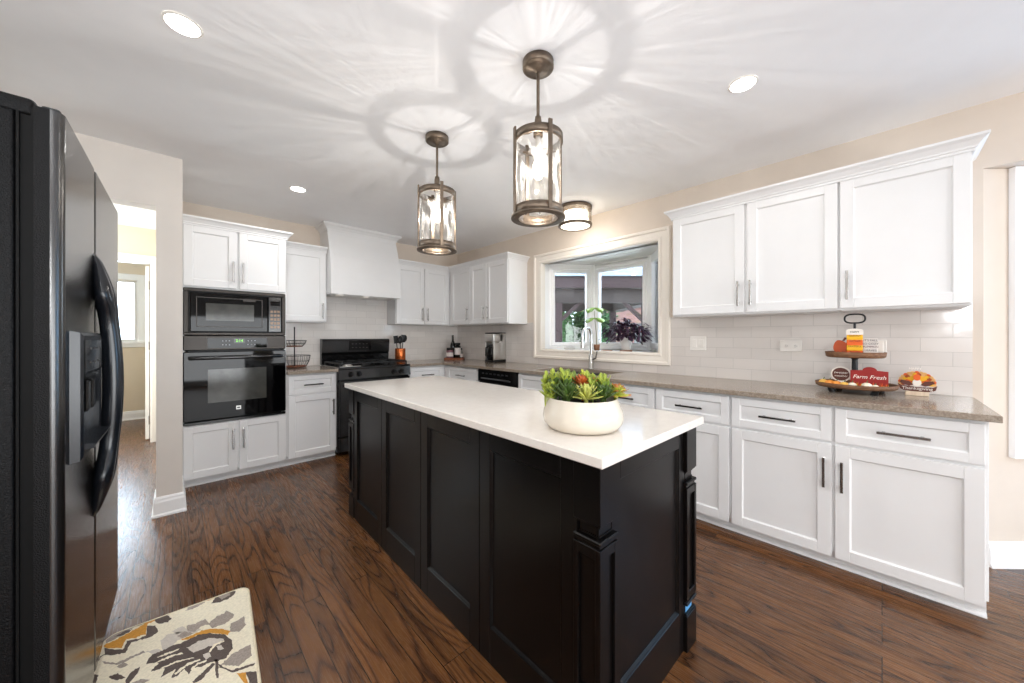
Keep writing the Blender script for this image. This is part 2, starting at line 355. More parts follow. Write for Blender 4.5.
    def blob(s, c, rx, ry, rz, m=0, seg=14, rings=8, T=None):
        vs = [(c[0], c[1], c[2]+rz)]; fs = []
        for j in range(1, rings):
            t = pi*j/rings
            vs += [(c[0]+rx*sin(t)*cos(2*pi*i/seg), c[1]+ry*sin(t)*sin(2*pi*i/seg), c[2]+rz*cos(t)) for i in range(seg)]
        vs.append((c[0], c[1], c[2]-rz))
        for i in range(seg): fs.append((0, 1+i, 1+(i+1) % seg))
        for j in range(rings-2):
            for i in range(seg): fs.append((1+j*seg+i, 1+(j+1)*seg+i, 1+(j+1)*seg+(i+1) % seg, 1+j*seg+(i+1) % seg))
        b = 1+(rings-2)*seg
        for i in range(seg): fs.append((b+i, len(vs)-1, b+(i+1) % seg))
        return s.add(vs, fs, m, True, T)
    def leaf(s, base, direc, length, width, thick=.003, curve=0., m=0, mt=None, n=5, fat=.45):
        """pointed fleshy leaf from base along direc, bending up by curve; the last segment may take material mt"""
        d = Vector(direc).normalized(); up = Vector((0, 0, 1))
        sd = d.cross(up); sd = sd.normalized() if sd.length > 1e-3 else Vector((1, 0, 0)); nm = sd.cross(d)
        vs = []; B = Vector(base)
        for i in range(n+1):
            t = i/n; w = width*.5*max(.0, sin(pi*min(1, (t*(1-fat)+fat*.35)))**.8 if t < 1 else 0.02)
            if i == n: w = width*.02
            c = B+d*length*t+nm*curve*length*t*t; h = thick*(1-t*.8)
            vs += [c-sd*w, c+nm*h, c+sd*w, c-nm*h]
        for i in range(n):
            o = i*4; mm = mt if (mt is not None and i >= n-1) else m
            s.add(vs[o:o+8], [(k, (k+1) % 4, 4+(k+1) % 4, 4+k) for k in range(4)], mm, True)
        s.add(vs[-4:], [(0, 1, 2, 3)], mt if mt is not None else m, True)
        return s
    def text(s, body, size, T, ext=.0008, m=0, font_shear=0.):
        cu = bpy.data.curves.new('lettering', 'FONT'); cu.body = body; cu.size = size; cu.extrude = ext; cu.align_x = 'CENTER'; cu.align_y = 'CENTER'; cu.shear = font_shear; cu.resolution_u = 3
        o = bpy.data.objects.new('lettering', cu); COL.objects.link(o)
        me = bpy.data.meshes.new_from_object(o.evaluated_get(bpy.context.evaluated_depsgraph_get()))
        TT = T @ Matrix.Rotation(R(90), 4, 'X')
        s.add([v.co.copy() for v in me.vertices], [list(p.vertices) for p in me.polygons], m, False, TT)
        bpy.data.objects.remove(o); bpy.data.curves.remove(cu); bpy.data.meshes.remove(me); return s
    def build(s, name, mats, parent=None, loc=None, rot=None):
        me = bpy.data.meshes.new(name); me.from_pydata(s.v, [], s.f)
        if not isinstance(mats, (list, tuple)): mats = [mats]
        for mm in mats: me.materials.append(mm)
        me.polygons.foreach_set('material_index', s.m); me.polygons.foreach_set('use_smooth', s.sm)
        bm = bmesh.new(); bm.from_mesh(me); bmesh.ops.recalc_face_normals(bm, faces=bm.faces); bm.to_mesh(me); bm.free()
        me.update()
        o = bpy.data.objects.new(name, me); COL.objects.link(o)
        if parent is not None: o.parent = parent
        if loc is not None: o.location = loc
        if rot is not None: o.rotation_euler = rot
        return o
def thing(name, label, cat, loc=(0, 0, 0), rz=0., group=None):
    o = bpy.data.objects.new(name, None); o.empty_display_size = .1; COL.objects.link(o)
    o.location = loc; o.rotation_euler = (0, 0, rz); return tag(o, label, cat, group)
def tag(o, label, cat, group=None, kind=None):
    o['label'] = label; o['category'] = cat
    if group: o['group'] = group
    if kind: o['kind'] = kind
    return o
def struct(name, mb, m, label, cat, parent=None):
    o = mb.build(name, m, parent)
    if parent is None: tag(o, label, cat, kind='structure')
    return o
def sthing(name, label, cat, loc=(0, 0, 0), rz=0.):
    o = thing(name, label, cat, loc, rz); o['kind'] = 'structure'; return o
def copy_tree(o, parent=None):
    c = o.copy(); COL.objects.link(c)
    if parent is not None: c.parent = parent
    for ch in list(o.children): copy_tree(ch, c)
    return c
def T(x, y, z, rz=0.): return Matrix.Translation((x, y, z)) @ Matrix.Rotation(rz, 4, 'Z')

# ------------------------------------------------------------------ room shell
XW, YW, ZC = 3.184, 4.552, 2.52       # window wall, stove wall, ceiling
YE = -.382                              # where the window wall turns into the breakfast bay
ZH = 2.164                              # underside of headers
b = MB(); b.add([(-4.2, -4.2, 0), (5.2, -4.2, 0), (5.2, 8.3, 0), (-4.2, 8.3, 0), (-4.2, -4.2, -.1), (5.2, -4.2, -.1), (5.2, 8.3, -.1), (-4.2, 8.3, -.1)],
    [(0, 1, 2, 3), (7, 6, 5, 4), (0, 4, 5, 1), (1, 5, 6, 2), (2, 6, 7, 3), (3, 7, 4, 0)])
struct('floor', b, FLOOR, 'dark stained oak floorboards running the length of the island', 'floor')
b = MB()
b.box(-4.2, XW+.16, -4.2, YW+.15, ZC, ZC+.12); b.box(-4.2, .2, YW+.15, 8.3, ZC, ZC+.12); b.box(XW+.1501, 5.2, -4.2, YE+.1, ZH-.002, ZH+.1)
struct('ceiling', b, CEIL, 'white painted ceiling over the whole kitchen', 'ceiling')
# window wall with its opening (Y 1.393..2.829, Z 1.09..2.13)
WY0, WY1, WZ0, WZ1 = 1.393, 2.829, 1.09, 2.13
b = MB()
b.box(XW, XW+.15, YE, WY0, 0, ZC); b.box(XW, XW+.15, WY1, YW+.15, 0, ZC); b.box(XW, XW+.15, WY0, WY1, 0, WZ0); b.box(XW, XW+.15, WY0, WY1, WZ1, ZC)
b.box(XW, XW+.15, -4.2, YE, ZH, ZC)
struct('wall_right', b, WALL, 'beige window wall behind the sink run with a header over the breakfast bay', 'wall')
b = MB(); b.box(-.0814, XW+.15, YW, YW+.15, 0, ZC)
struct('wall_back', b, WALL, 'beige wall behind the range and the oven tower', 'wall')
b = MB(); b.box(-.0814, .0532, 3.478, YW, 0, ZC); b.box(-1.25, -.0814, 3.478, 3.478+.1346, ZH-.012, ZC); b.box(-1.4, -1.16, 3.478, 3.6126, 0, ZC)
struct('wall_stub', b, STUBW, 'greige wall end with a cased-less opening to the hall beside the oven tower', 'wall')
b = MB(); b.box(-1.35, -1.2, .3, 3.478, 0, ZC); b.box(-4.2, -1.2, .3, .45, 0, ZC)
struct('wall_left', b, STUBW, 'greige wall behind the black refrigerator', 'wall')
b = MB(); b.box(-4.2, -4.05, -4.2, .45, 0, ZC); 
struct('wall_side', b, STUBW, 'greige wall of the living room left of the camera', 'wall')
b = MB(); b.box(-4.2, 5.2, -4.2, -4.05, 0, ZC)
struct('wall_front', b, STUBW, 'greige wall of the living room behind the camera', 'wall')
# hall beyond the opening
b = MB(); b.box(-.0814, .07, YW+.15, 8.1, 0, ZC); b.box(-2.2, -2.05, 3.6, 8.1, 0, ZC); b.box(-2.1, -1.35, 3.46, 3.6126, 0, ZC)
b.box(-.175, -.0814, 6.0, 6.12, 0, ZC); b.box(-2.05, -1.05, 6.0, 6.12, 0, ZC); b.box(-1.05, -.175, 6.0, 6.12, 2.13, ZC)
HWX0, HWX1, HWZ0, HWZ1 = -1.25, -.385, 1.18, 2.09
b.box(HWX1, .07, 7.79, 7.92, 0, ZC); b.box(-2.2, HWX0, 7.79, 7.92, 0, ZC); b.box(HWX0, HWX1, 7.79, 7.92, 0, HWZ0); b.box(HWX0, HWX1, 7.79, 7.92, HWZ1, ZC)
struct('wall_hall', b, HALLW, 'cream walls of the hall seen through the opening at left', 'wall')
# breakfast bay: a wall turning off at 45 degrees, with its window, then a wall with a wide window
s2 = math.sqrt(.5)
bayr = sthing('wall_bay', 'pale breakfast bay wall turning off at an angle right of the counter', 'wall', (XW, YE, 0), R(-45))
b = MB(); b.box(0, .17, 0, .12, 0, ZH-.002); b.box(.17, 1.02, 0, .12, 0, .64); b.box(1.02, 1.12, 0, .12, 0, ZH-.002); b.box(.17, 1.02, 0, .12, 2.10, ZH-.002)
b.build('wall_panel', WALL, bayr)
b = MB(); b.box(3.976, 4.1, -3.1, -2.95, 0, ZH); b.box(3.976, 4.1, -2.95, -1.12, 0, ZH); b.box(3.184, 4.1, -3.25, -3.1, 0, ZH)
struct('wall_bay_end', b, WALL, 'breakfast bay wall out of frame at right', 'wall')
# window of the bay
w = sthing('window_2', 'tall white framed window in the breakfast bay at the right edge', 'window', (XW, YE, 0), R(-45))
b = MB(); b.frame(.205, .99, .67, 2.085, [(0, -.002), (0, -.012), (.012, -.02), (.05, -.022), (.062, -.03), (.075, -.03), (.075, -.002)]); b.build('casing', TRIM, w)
b = MB(); b.frame(.24, .95, .71, 2.05, [(0, .03), (.04, .03), (.04, .1), (0, .1)]); b.frame(.255, .935, .725, 2.035, [(0, .045), (.015, .045), (.015, .075), (0, .075)]); b.build('window_frame', TRIM, w)
b = MB(); b.box(.24, .95, .056, .062, .71, 2.05); b.build('pane', PANE, w)
# baseboards
BB = [(0, 0), (.022, 0), (.022, .012), (.014, .022), (.014, .098), (.010, .112), (.010, .122), (.004, .135), (0, .135)]
b = MB(); b.sweep([(-.0814, 3.70), (-.0814, 3.478), (.0532, 3.478), (.0532, 3.93)], BB, 1)
struct('baseboard_stub', b, TRIM, 'white baseboard wrapping the foot of the wall end beside the oven tower', 'baseboard')
b = MB(); b.sweep([(XW+.02*s2, YE-.02*s2), (XW+1.1*s2, YE-1.1*s2)], BB, 1)
struct('baseboard_bay', b, TRIM, 'white baseboard under the breakfast bay window', 'baseboard')
b = MB(); b.sweep([(-2.05, 7.79), (-.0814, 7.79)], BB, 1); 
struct('baseboard_hall', b, TRIM, 'white baseboard along the far wall of the hall', 'baseboard')
# hall doorway casing, open door leaf, far window
d = sthing('door_1', 'white cased doorway at the end of the hall with brass hinges', 'doorway', (0, 6.0, 0))
b = MB(); pr = [(0, -.002), (0, -.014), (.02, -.02), (.06, -.02), (.075, -.026), (.085, -.026), (.085, -.002)]
b.frame(-1.05, -.19, -.2, 2.115, pr); b.build('casing', CREAM, d)
b = MB(); b.box(-.19, -.175, 0, .13, 0, 2.115); b.box(-1.05, -.19, 0, .13, 2.115, 2.13); b.build('jamb', CREAM, d)
for z in (.25, 1.14, 1.86):
    b = MB(); b.box(-.196, -.19, .035, .09, z-.045, z+.045); b.cyl((-.197, .06, z-.05), (-.197, .06, z+.05), .007, seg=8); b.build('hinge', BRONZE, d)
d = sthing('door_2', 'cream door leaf standing open beyond the hall doorway', 'door', (-.20, 6.14, 0), R(88))
b = MB(); b.box(0, .8, 0, .035, .01, 2.1, .002); b.build('leaf', CREAM, d)
b = MB(); b.cyl((.73, -.06, .95), (.73, .09, .95), .012); b.blob((.73, -.06, .95), .026, .018, .026); b.build('knob', BRONZE, d)
w = sthing('window_3', 'white framed window with bright pane in the far hall wall', 'window', (0, 7.79, 0))
b = MB(); b.frame(HWX0, HWX1, HWZ0, HWZ1, [(0, -.002), (0, -.018), (.02, -.025), (.085, -.025), (.095, -.002)]); b.build('casing', TRIM, w)
b = MB(); b.frame(HWX0+.03, HWX1-.03, HWZ0+.03, HWZ1-.03, [(0, .03), (.03, .03), (.03, .1), (0, .1)]); b.box(HWX0-.1, HWX1+.1, -.06, .0, HWZ0-.04, HWZ0-.002, .004); b.build('window_frame', TRIM, w)
b = MB(); b.box(HWX0, HWX1, .05, .056, HWZ0, HWZ1); b.build('pane', PANE, w)

# kitchen bay window
CX = 3.74; CY0, CY1 = 1.74, 2.47
w = sthing('window_1', 'white three sided bay window over the sink with cream casing', 'window')
TW = Matrix.Translation((XW, 0, 0)) @ Matrix.Rotation(R(-90), 4, 'Z')   # local x = -Y, local y = +X
b = MB(); b.frame(-WY1, -WY0, WZ0, WZ1, [(-.012, .06), (-.012, -.012), (0, -.018), (.012, -.018), (.02, -.012), (.066, -.014), (.074, -.03), (.094, -.03), (.1, -.02), (.1, 0), (0, .0), (0, .06)], T=TW)
b.build('casing', CREAM, w)
pl = [(XW, WY0), (3.31, WY0), (CX+.03, CY0-.02), (CX+.03, CY1+.02), (3.31, WY1), (XW, WY1)]
b = MB(); b.prism(pl, WZ0-.035, WZ0); b.build('window_sill', TRIM, w)
b = MB(); b.prism(pl, WZ1, WZ1+.05); b.build('head_board', TRIM, w)
b = MB(); b.box(XW+.061, 3.335, WY0, WY0+.012, WZ0, WZ1); b.box(XW+.061, 3.335, WY1-.012, WY1, WZ0, WZ1)
b.build('jamb', TRIM, w)
def sash(p0, p1, post=True):
    p0 = Vector(p0); p1 = Vector(p1); L = (p1-p0).length; ang = math.atan2(p1.y-p0.y, p1.x-p0.x)
    TS = Matrix.Translation((p0.x, p0.y, 0)) @ Matrix.Rotation(ang, 4, 'Z')
    b = MB(); b.frame(.085, L-.085, WZ0+.088, WZ1-.098, [(0, 0), (.0, -.012), (.035, -.012), (.043, 0), (.085, 0), (.085, .05), (0, .05)], T=TS)
    b.box(0, L, 0, .05, WZ0, WZ0+.01, T=TS); b.box(0, L, 0, .05, WZ1-.02, WZ1, T=TS)
    b.build('sash', TRIM, w)
    b = MB(); b.box(.08, L-.08, .022, .028, WZ0+.08, WZ1-.09, T=TS); b.build('pane', PANE, w)
    return TS, L
sash((3.31, WY1), (CX, CY1)); TS, L = sash((CX, CY1), (CX, CY0)); TR, LR = sash((CX, CY0), (3.31, WY0))
b = MB(); b.cyl((CX+.01, CY0, WZ0), (CX+.01, CY0, WZ1), .03, seg=10); b.cyl((CX+.01, CY1, WZ0), (CX+.01, CY1, WZ1), .03, seg=10); b.build('corner_post', TRIM, w)
b = MB(); b.rbox(.10, .22, -.03, 0, WZ0+.004, WZ0+.022, .006, T=TR); b.tube([(.16, -.02, WZ0+.02), (.2, -.04, WZ0+.03), (.25, -.045, WZ0+.028)], .006, T=TR); b.build('crank', STEEL, w)
TL = Matrix.Translation((3.31, WY1, 0)) @ Matrix.Rotation(math.atan2(CY1-WY1, CX-3.31), 4, 'Z')
b = MB(); b.rbox(.2, .33, -.03, 0, WZ0+.004, WZ0+.022, .006, T=TL); b.build('crank', STEEL, w)

# backsplash tile
b = MB(); TH = .008
b.box(XW-TH, XW, -.345, WY0-.1, .905, 1.42); b.box(XW-TH, XW, WY0-.1, WY1+.1, .905, WZ0-.1); b.box(XW-TH, XW, WY1+.1, YW, .905, 1.42)
struct('backsplash_right', b, TILE_R, 'glossy grey subway tile backsplash under the window wall cabinets', 'backsplash')
b = MB(); b.box(.785, XW-TH, YW-TH, YW, .905, 1.42); b.box(1.24, 2.05, YW-TH, YW, 1.42, 1.80)
struct('backsplash_back', b, TILE_B, 'pale subway tile backsplash behind the range', 'backsplash')

# ------------------------------------------------------------------ cabinets (local: x right, y into the wall, z up, front at y=0)
def shaker(b, x0, x1, z0, z1, st=.058, t=.02):
    y0, y1 = -t, 0.
    b.box(x0, x0+st, y0, y1, z0, z1, .0018); b.box(x1-st, x1, y0, y1, z0, z1, .0018)
    b.box(x0+st, x1-st, y0, y1, z0, z0+st, .0018); b.box(x0+st, x1-st, y0, y1, z1-st, z1, .0018)
    b.box(x0+st-.002, x1-st+.002, y0+.011, y1, z0+st-.002, z1-st+.002)
    b.frame(x0+st, x1-st, z0+st, z1-st, [(-.006, y0+.0112), (0, y0+.006), (.001, y0+.004), (.001, y0+.0112)])
def pull(parent, x, z, L, vert, m=PULL, t=.02):
    b = MB(); w_ = .0062
    y = -t
    if vert:
        b.box(x-w_, x+w_, y-.034, y-.026, z-L/2, z+L/2, .002)
        for s in (-1, 1): b.box(x-.005, x+.005, y-.028, y, z+s*L*.36-.006, z+s*L*.36+.006, .001)
    else:
        b.box(x-L/2, x+L/2, y-.034, y-.026, z-w_, z+w_, .002)
        for s in (-1, 1): b.box(x+s*L*.36-.006, x+s*L*.36+.006, y-.028, y, z-.005, z+.005, .001)
    return b.build('handle', m, parent)
def door(par, x0, x1, z0, z1, hx=None, hz=None, L=.165, m=PULL):
    b = MB(); shaker(b, x0, x1, z0, z1); o = b.build('door', WHITE, par)
    if hx is not None: pull(o, hx, hz, L, True, m)
    return o
def drawer(par, x0, x1, z0, z1, handle=True, L=.175):
    b = MB(); shaker(b, x0, x1, z0, z1, .045); o = b.build('drawer', WHITE, par)
    if handle: pull(o, (x0+x1)/2, (z0+z1)/2-.003, L, False)
    return o
def base_body(par, W, D, toe=True):
    b = MB(); b.box(0, W, 0, D, .095, .885, .001); b.build('body', WHITE, par)
    b = MB(); b.box(0, W, .055, D, 0, .0945); b.prism([(.055, 0), (.037, 0), (.0375, .006), (.041, .0125), (.048, .0175), (.055, .019)], 0, W, 'x'); b.build('toe_kick', WHITE, par)
RW = R(-90)
XD = 2.56          # carcass front of the window run (door faces at 2.54)
DW = XW-XD-.0005
def wcab(name, label, y_left, y_right, group=None):
    return thing(name, label, 'cabinet', (XD, y_left, 0), RW, group), y_left-y_right
BZ0, BZ1, DZ0, DZ1 = .072, .672, .688, .868
G = 'base cabinets'
# two-door base at the right end
c, W = wcab('base_cabinet', 'white two door base cabinet with two drawers at the right end of the window run', .665, -.322, G)
base_body(c, W, DW); m_ = .665-.181
drawer(c, .008, m_-.007, DZ0, DZ1); drawer(c, m_+.007, W-.012, DZ0, DZ1)
door(c, .008, m_-.007, BZ0, BZ1, m_-.007-.03, .523, .16); door(c, m_+.007, W-.012, BZ0, BZ1, m_+.007+.028, .513, .16)
c, W = wcab('base_cabinet', 'white two door base cabinet with two drawers right of the sink, partly behind the island', 1.632, .666, G)
base_body(c, W, DW); m_ = 1.632-1.148
drawer(c, .008, m_-.007, DZ0, DZ1); drawer(c, m_+.007, W-.008, DZ0, DZ1)
door(c, .008, m_-.007, BZ0, BZ1, m_-.037, .52, .16); door(c, m_+.007, W-.008, BZ0, BZ1, m_+.037, .52, .16)
c, W = wcab('base_cabinet', 'white sink base cabinet under the window, between dishwasher and drawers', 2.574, 1.633, G)
b = MB(); b.box(0, W, 0, .02, .095, .885, .001); b.box(0, .018, .02, DW, .095, .885); b.box(W-.018, W, .02, DW, .095, .885); b.box(.018, W-.018, .02, DW, .095, .12); b.box(.018, W-.018, DW-.01, DW, .12, .885); b.build('body', WHITE, c)
b = MB(); b.box(0, W, .055, DW, 0, .0945); b.build('toe_kick', WHITE, c)
drawer(c, .008, W/2-.006, DZ0, DZ1, False); drawer(c, W/2+.006, W-.008, DZ0, DZ1, False)
door(c, .008, W/2-.006, BZ0, BZ1, W/2-.04, .52, .16); door(c, W/2+.006, W-.008, BZ0, BZ1, W/2+.04, .52, .16)
c, W = wcab('base_cabinet', 'white narrow drawer cabinet in the corner left of the dishwasher', 3.90, 3.226, G)
base_body(c, W, DW)
b = MB(); b.box(-.047, .036, -.004, .016, .095, .885); b.build('filler', WHITE, c)
drawer(c, .04, W-.008, DZ0, DZ1); drawer(c, .04, W-.008, .40, BZ1); drawer(c, .04, W-.008, BZ0, .385)
# stove run (faces -Y)
YD = 3.949; DS = YW-YD-.0005
def scab(name, label, x0, x1, group=None): return thing(name, label, 'cabinet', (x0, YD, 0), 0., group), x1-x0
c, W = scab('base_cabinet', 'white base cabinet with one door and one drawer between oven tower and range', .7865, 1.238, G)
base_body(c, W, DS); drawer(c, .012, W-.012, DZ0, DZ1); door(c, .012, W-.012, BZ0, BZ1, W-.042, .53, .16)
c, W = scab('base_cabinet', 'white base cabinet in the corner right of the range', 2.049, XD-.001, G)
base_body(c, W, DS); b = MB(); b.box(W-.04, W-.006, -.004, 0, .095, .885); b.build('filler', WHITE, c); drawer(c, .012, W-.045, DZ0, DZ1); door(c, .012, W-.045, BZ0, BZ1, W-.08, .53, .16)
# oven tower
c = thing('oven_tower', 'tall white cabinet holding the microwave and wall oven beside the wall end', 'cabinet', (.0555, YD, 0), 0.)
W = .785-.0555
b = MB(); b.box(0, W, 0, DS, .095, .515); b.box(0, W, 0, DS, 1.655, 2.19); b.box(0, .018, 0, DS, .515, 1.655); b.box(W-.018, W, 0, DS, .515, 1.655); b.box(.018, W-.018, DS-.02, DS, .515, 1.655); b.build('body', WHITE, c)
b = MB(); b.box(0, W, .055, DS, 0, .0945); b.prism([(.055, 0), (.037, 0), (.0375, .006), (.041, .0125), (.048, .0175), (.055, .019)], 0, W, 'x'); b.build('toe_kick', WHITE, c)
hm = W/2-.006
door(c, .008, hm-.004, .072, .51, hm-.032, .357, .18); door(c, hm+.012, W-.008, .072, .51, hm+.040, .357, .18)
door(c, .008, hm-.004, 1.668, 2.172, hm-.030, 1.81, .18, CHROME); door(c, hm+.012, W-.008, 1.668, 2.172, hm+.038, 1.81, .18, CHROME)
CROWN = [(0, 0), (.006, 0), (.006, .012), (.012, .016), (.014, .024), (.031, .046), (.040, .052), (.046, .058), (.046, .070), (0, .070)]
def crown(name, label, path, z=2.165):
    b = MB(); b.sweep(path, CROWN, 1, z=z)
    o = b.build(name, WHITE); tag(o, label, 'moulding', 'cabinet crown mouldings'); return o
crown('crown_moulding', 'white crown moulding along the top of the oven tower', [(.0555, YD-.021), (.785, YD-.021), (.785, YW-.002)])
# uppers
UZ0, UZ1 = 1.407, 2.19
XU = 2.871; DU = XW-XU-.0005; YU = 4.306; DUS = YW-YU-.0005
def upper_body(par, W, D):
    b = MB(); b.box(0, W, 0, D, UZ0, UZ1, .001); b.box(.012, W-.012, .012, D-.012, UZ0-.004, UZ0+.002); b.build('body', WHITE, par)
UD0, UD1 = 1.416, 2.172
GU = 'wall cabinets'
c = thing('wall_cabinet', 'white two door wall cabinet right of the bay window', 'cabinet', (XU, 1.151, 0), RW, GU); W = 1.151-.1785
upper_body(c, W, DU); m_ = 1.151-.654
door(c, .006, m_-.008, UD0, UD1, m_-.040, 1.547, .172, CHROME); door(c, m_+.008, W-.006, UD0, UD1, m_+.032, 1.547, .172, CHROME)
c = thing('wall_cabinet', 'white single wide door wall cabinet at the right end above the tiered tray', 'cabinet', (XU, .178, 0), RW, GU); W = .178+.312
upper_body(c, W, DU); door(c, .006, W-.006, UD0, UD1, .036, 1.549, .168, CHROME)
crown('crown_moulding', 'white crown moulding along the wall cabinets right of the window', [(XW-.002, 1.151), (XU-.021, 1.151), (XU-.021, -.312), (XW-.002, -.312)])
c = thing('wall_cabinet', 'white two door wall cabinet left of the bay window above the coffee maker', 'cabinet', (XU, 3.795, 0), RW, GU); W = 3.795-3.055
upper_body(c, W, DU); m_ = 3.795-3.457
door(c, .006, m_-.005, UD0, UD1, m_-.04, 1.547, .172, CHROME); door(c, m_+.005, W-.008, UD0, UD1, m_+.036, 1.547, .172, CHROME)
c = thing('wall_cabinet', 'white single door wall cabinet in the corner above the bottles', 'cabinet', (XU, 4.305, 0), RW, GU); W = 4.305-3.796
upper_body(c, W, DU); door(c, .07, W-.006, UD0, UD1, W-.045, 1.547, .172, CHROME)
c = thing('wall_cabinet', 'white two door wall cabinet right of the range hood', 'cabinet', (2.055, YU, 0), 0., GU); W = XU+.312-2.055
b = MB(); b.box(0, W, .0, DUS, UZ0, UZ1, .001); b.build('body', WHITE, c)
m_ = 2.462-2.055
door(c, .006, m_-.005, UD0, UD1, m_-.04, 1.547, .172, CHROME); door(c, m_+.005, XU-.03-2.055, UD0, UD1, m_+.04, 1.547, .172, CHROME)
crown('crown_moulding', 'white crown moulding along the corner wall cabinets', [(2.055, YU-.021), (XU-.021, YU-.021), (XU-.021, 3.055), (XW-.002, 3.055)])
c = thing('wall_cabinet', 'white single door wall cabinet between the oven tower and range hood', 'cabinet', (.787, YU, 0), 0., GU); W = 1.243-.787
upper_body(c, W, DUS); door(c, .008, W-.012, UD0, UD1, W-.045, 1.53, .172, CHROME)
crown('crown_moulding', 'white crown moulding on the small wall cabinet left of the hood', [(.787, YU-.021), (1.2395, YU-.021)])

# range hood
c = thing('range_hood', 'white painted range hood rising to the ceiling over the black range', 'range hood', (1.2455, 0, 0)); W = .805
pf = [(4.15, 1.72), (4.15, 1.90), (4.158, 2.0), (4.185, 2.15), (4.235, 2.30), (4.275, 2.40), (4.285, 2.44), (4.285, 2.519), (YW-.001, 2.519), (YW-.001, 1.72)]
b = MB(); b.prism(pf, 0, W, 'x'); b.build('body', WHITE, c)
b = MB(); b.sweep([(0, YW-.002), (0, 4.285), (W, 4.285), (W, YW-.002)], [(0, 0), (.006, 0), (.008, .014), (.03, .042), (.046, .052), (.052, .062), (.052, .0755), (0, .0755)], 1, z=2.443); b.build('crown_moulding', WHITE, c)
for x in (.10, .39):
    b = MB(); b.cyl((x, 4.2, 1.72), (x, 4.2, 1.70), .045, .04, 20); b.build('puck_light', CHINA, c)
b = MB(); b.box(.03, W-.03, 4.25, YW-.03, 1.716, 1.7195); b.build('filter', STEEL, c)

# worktops
b = MB(); CF = 2.507; z0, z1 = .8855, .915
SX0, SX1, SY0, SY1 = 2.62, 3.04, 1.67, 2.44
b.box(CF, XW-.0085, -.351, SY0, z0, z1, .002); b.box(CF, SX0, SY0, SY1, z0, z1); b.box(SX1, XW-.0085, SY0, SY1, z0, z1); b.box(CF, XW-.0085, SY1, YW-.0085, z0, z1, .002)
b.box(2.047, CF, 3.893, YW-.0085, z0, z1, .002)
o = b.build('worktop', STONE); tag(o, 'brown grey stone worktop running along the window wall into the corner', 'worktop', 'stone worktops')
b = MB(); b.box(.786, 1.2395, 3.893, YW-.0085, z0, z1, .002)
o = b.build('worktop', STONE); tag(o, 'short brown grey stone worktop left of the range under the wire basket', 'worktop', 'stone worktops')
# sink and faucet
c = thing('sink', 'undermounted dark steel sink below the bay window', 'sink', (0, 0, 0))
b = MB(); b.box(SX0-.012, SX0, SY0-.012, SY1+.012, .68, z0-.0005); b.box(SX1, SX1+.012, SY0-.012, SY1+.012, .68, z0-.0005); b.box(SX0, SX1, SY0-.012, SY0, .68, z0-.0005); b.box(SX0, SX1, SY1, SY1+.012, .68, z0-.0005); b.box(SX0-.012, SX1+.012, SY0-.012, SY1+.012, .668, .68)
b.build('basin', mat('dark_sink_steel', (92, 92, 94), .35, .6), c)
b = MB(); b.lathe([(0, .684), (.03, .684), (.042, .682), (.045, .68)], 24, (2.85, 2.05, 0)); b.build('drain', STEEL, c)
c = thing('faucet', 'tall nickel pull down faucet behind the sink', 'faucet', (3.10, 2.07, .915), R(0))
b = MB(); b.lathe([(0, 0), (.03, 0), (.03, .008), (.024, .012), (.022, .14), (.018, .15), (.0, .15)], 24); b.build('base', CHROME, c)
arc = [(0, 0, .14), (0, 0, .34)]+[(-.075+.075*cos(a), 0, .34+.085*sin(a)) for a in [pi*i/10 for i in range(1, 11)]]+[(-.15, 0, .30)]
b = MB(); b.tube(arc, .0125, 12); b.build('spout', CHROME, c)
b = MB(); b.tube([(-.15, 0, .31), (-.15, 0, .27), (-.15, 0, .22)], [.014, .018, .019], 14); b.build('spray_head', CHROME, c)
b = MB(); b.tube([(0, -.02, .10), (0, -.055, .115), (-.005, -.075, .19)], [.009, .009, .006], 10); b.build('handle', CHROME, c)

# ------------------------------------------------------------------ appliances in the tower
c = thing('microwave', 'black built in microwave with bronze trim above the wall oven', 'microwave', (.0625, YD-.025, 0)); W = .713
b = MB(); b.box(.03, W-.03, .03, .42, 1.285, 1.64); b.build('body', BLACKMATTE, c)
b = MB(); b.box(0, W, 0, .024, 1.262, 1.284, .004); b.box(0, W, 0, .024, 1.622, 1.65, .004); b.box(0, .034, 0, .024, 1.284, 1.622, .004); b.box(W-.03, W, 0, .024, 1.284, 1.622, .004); b.build('trim_frame', SLATE, c)
b = MB(); b.box(.042, .572, -.006, .03, 1.290, 1.616, .005); b.build('door', BLACKGLASS, c)
dd = c.children[-1]
b = MB(); b.frame(.085, .525, 1.335, 1.575, [(0, -.0062), (0, -.0085), (.006, -.0085), (.006, -.0062)]); b.build('door_rim', SLATE, dd)
b = MB(); b.box(.14, .468, -.0072, -.0062, 1.385, 1.530); b.build('window', DGLASS, dd)
b = MB(); b.box(.39, .48, -.0068, -.0062, 1.56, 1.575, m=0); b.build('badge', SLATE, dd)
b = MB(); b.box(.576, W-.034, -.004, .03, 1.290, 1.616, .004); b.build('control_panel', BLACKGLOSS, c)
cp = c.children[-1]
KEYB = mat('bronze_keys', (96, 80, 68), .22, .8)
for i in range(5):
    for j in range(3): b = MB(); b.box(.592+j*.027, .612+j*.027, -.0052, -.004, 1.325+i*.036, 1.347+i*.036, .001); b.build('button', KEYB, cp)
b = MB(); b.box(.592, .666, -.0052, -.004, 1.535, 1.575); b.build('display', BLACKGLASS, cp)
c = thing('built_in_oven', 'black built in wall oven with green clock display under the microwave', 'oven', (.0625, YD-.025, 0))
b = MB(); b.box(.03, W-.03, .03, .5, .53, 1.25); b.build('body', BLACKMATTE, c)
b = MB(); b.box(0, W, -.004, .03, 1.133, 1.258, .006); b.build('control_panel', SLATE, c)
cp = c.children[-1]
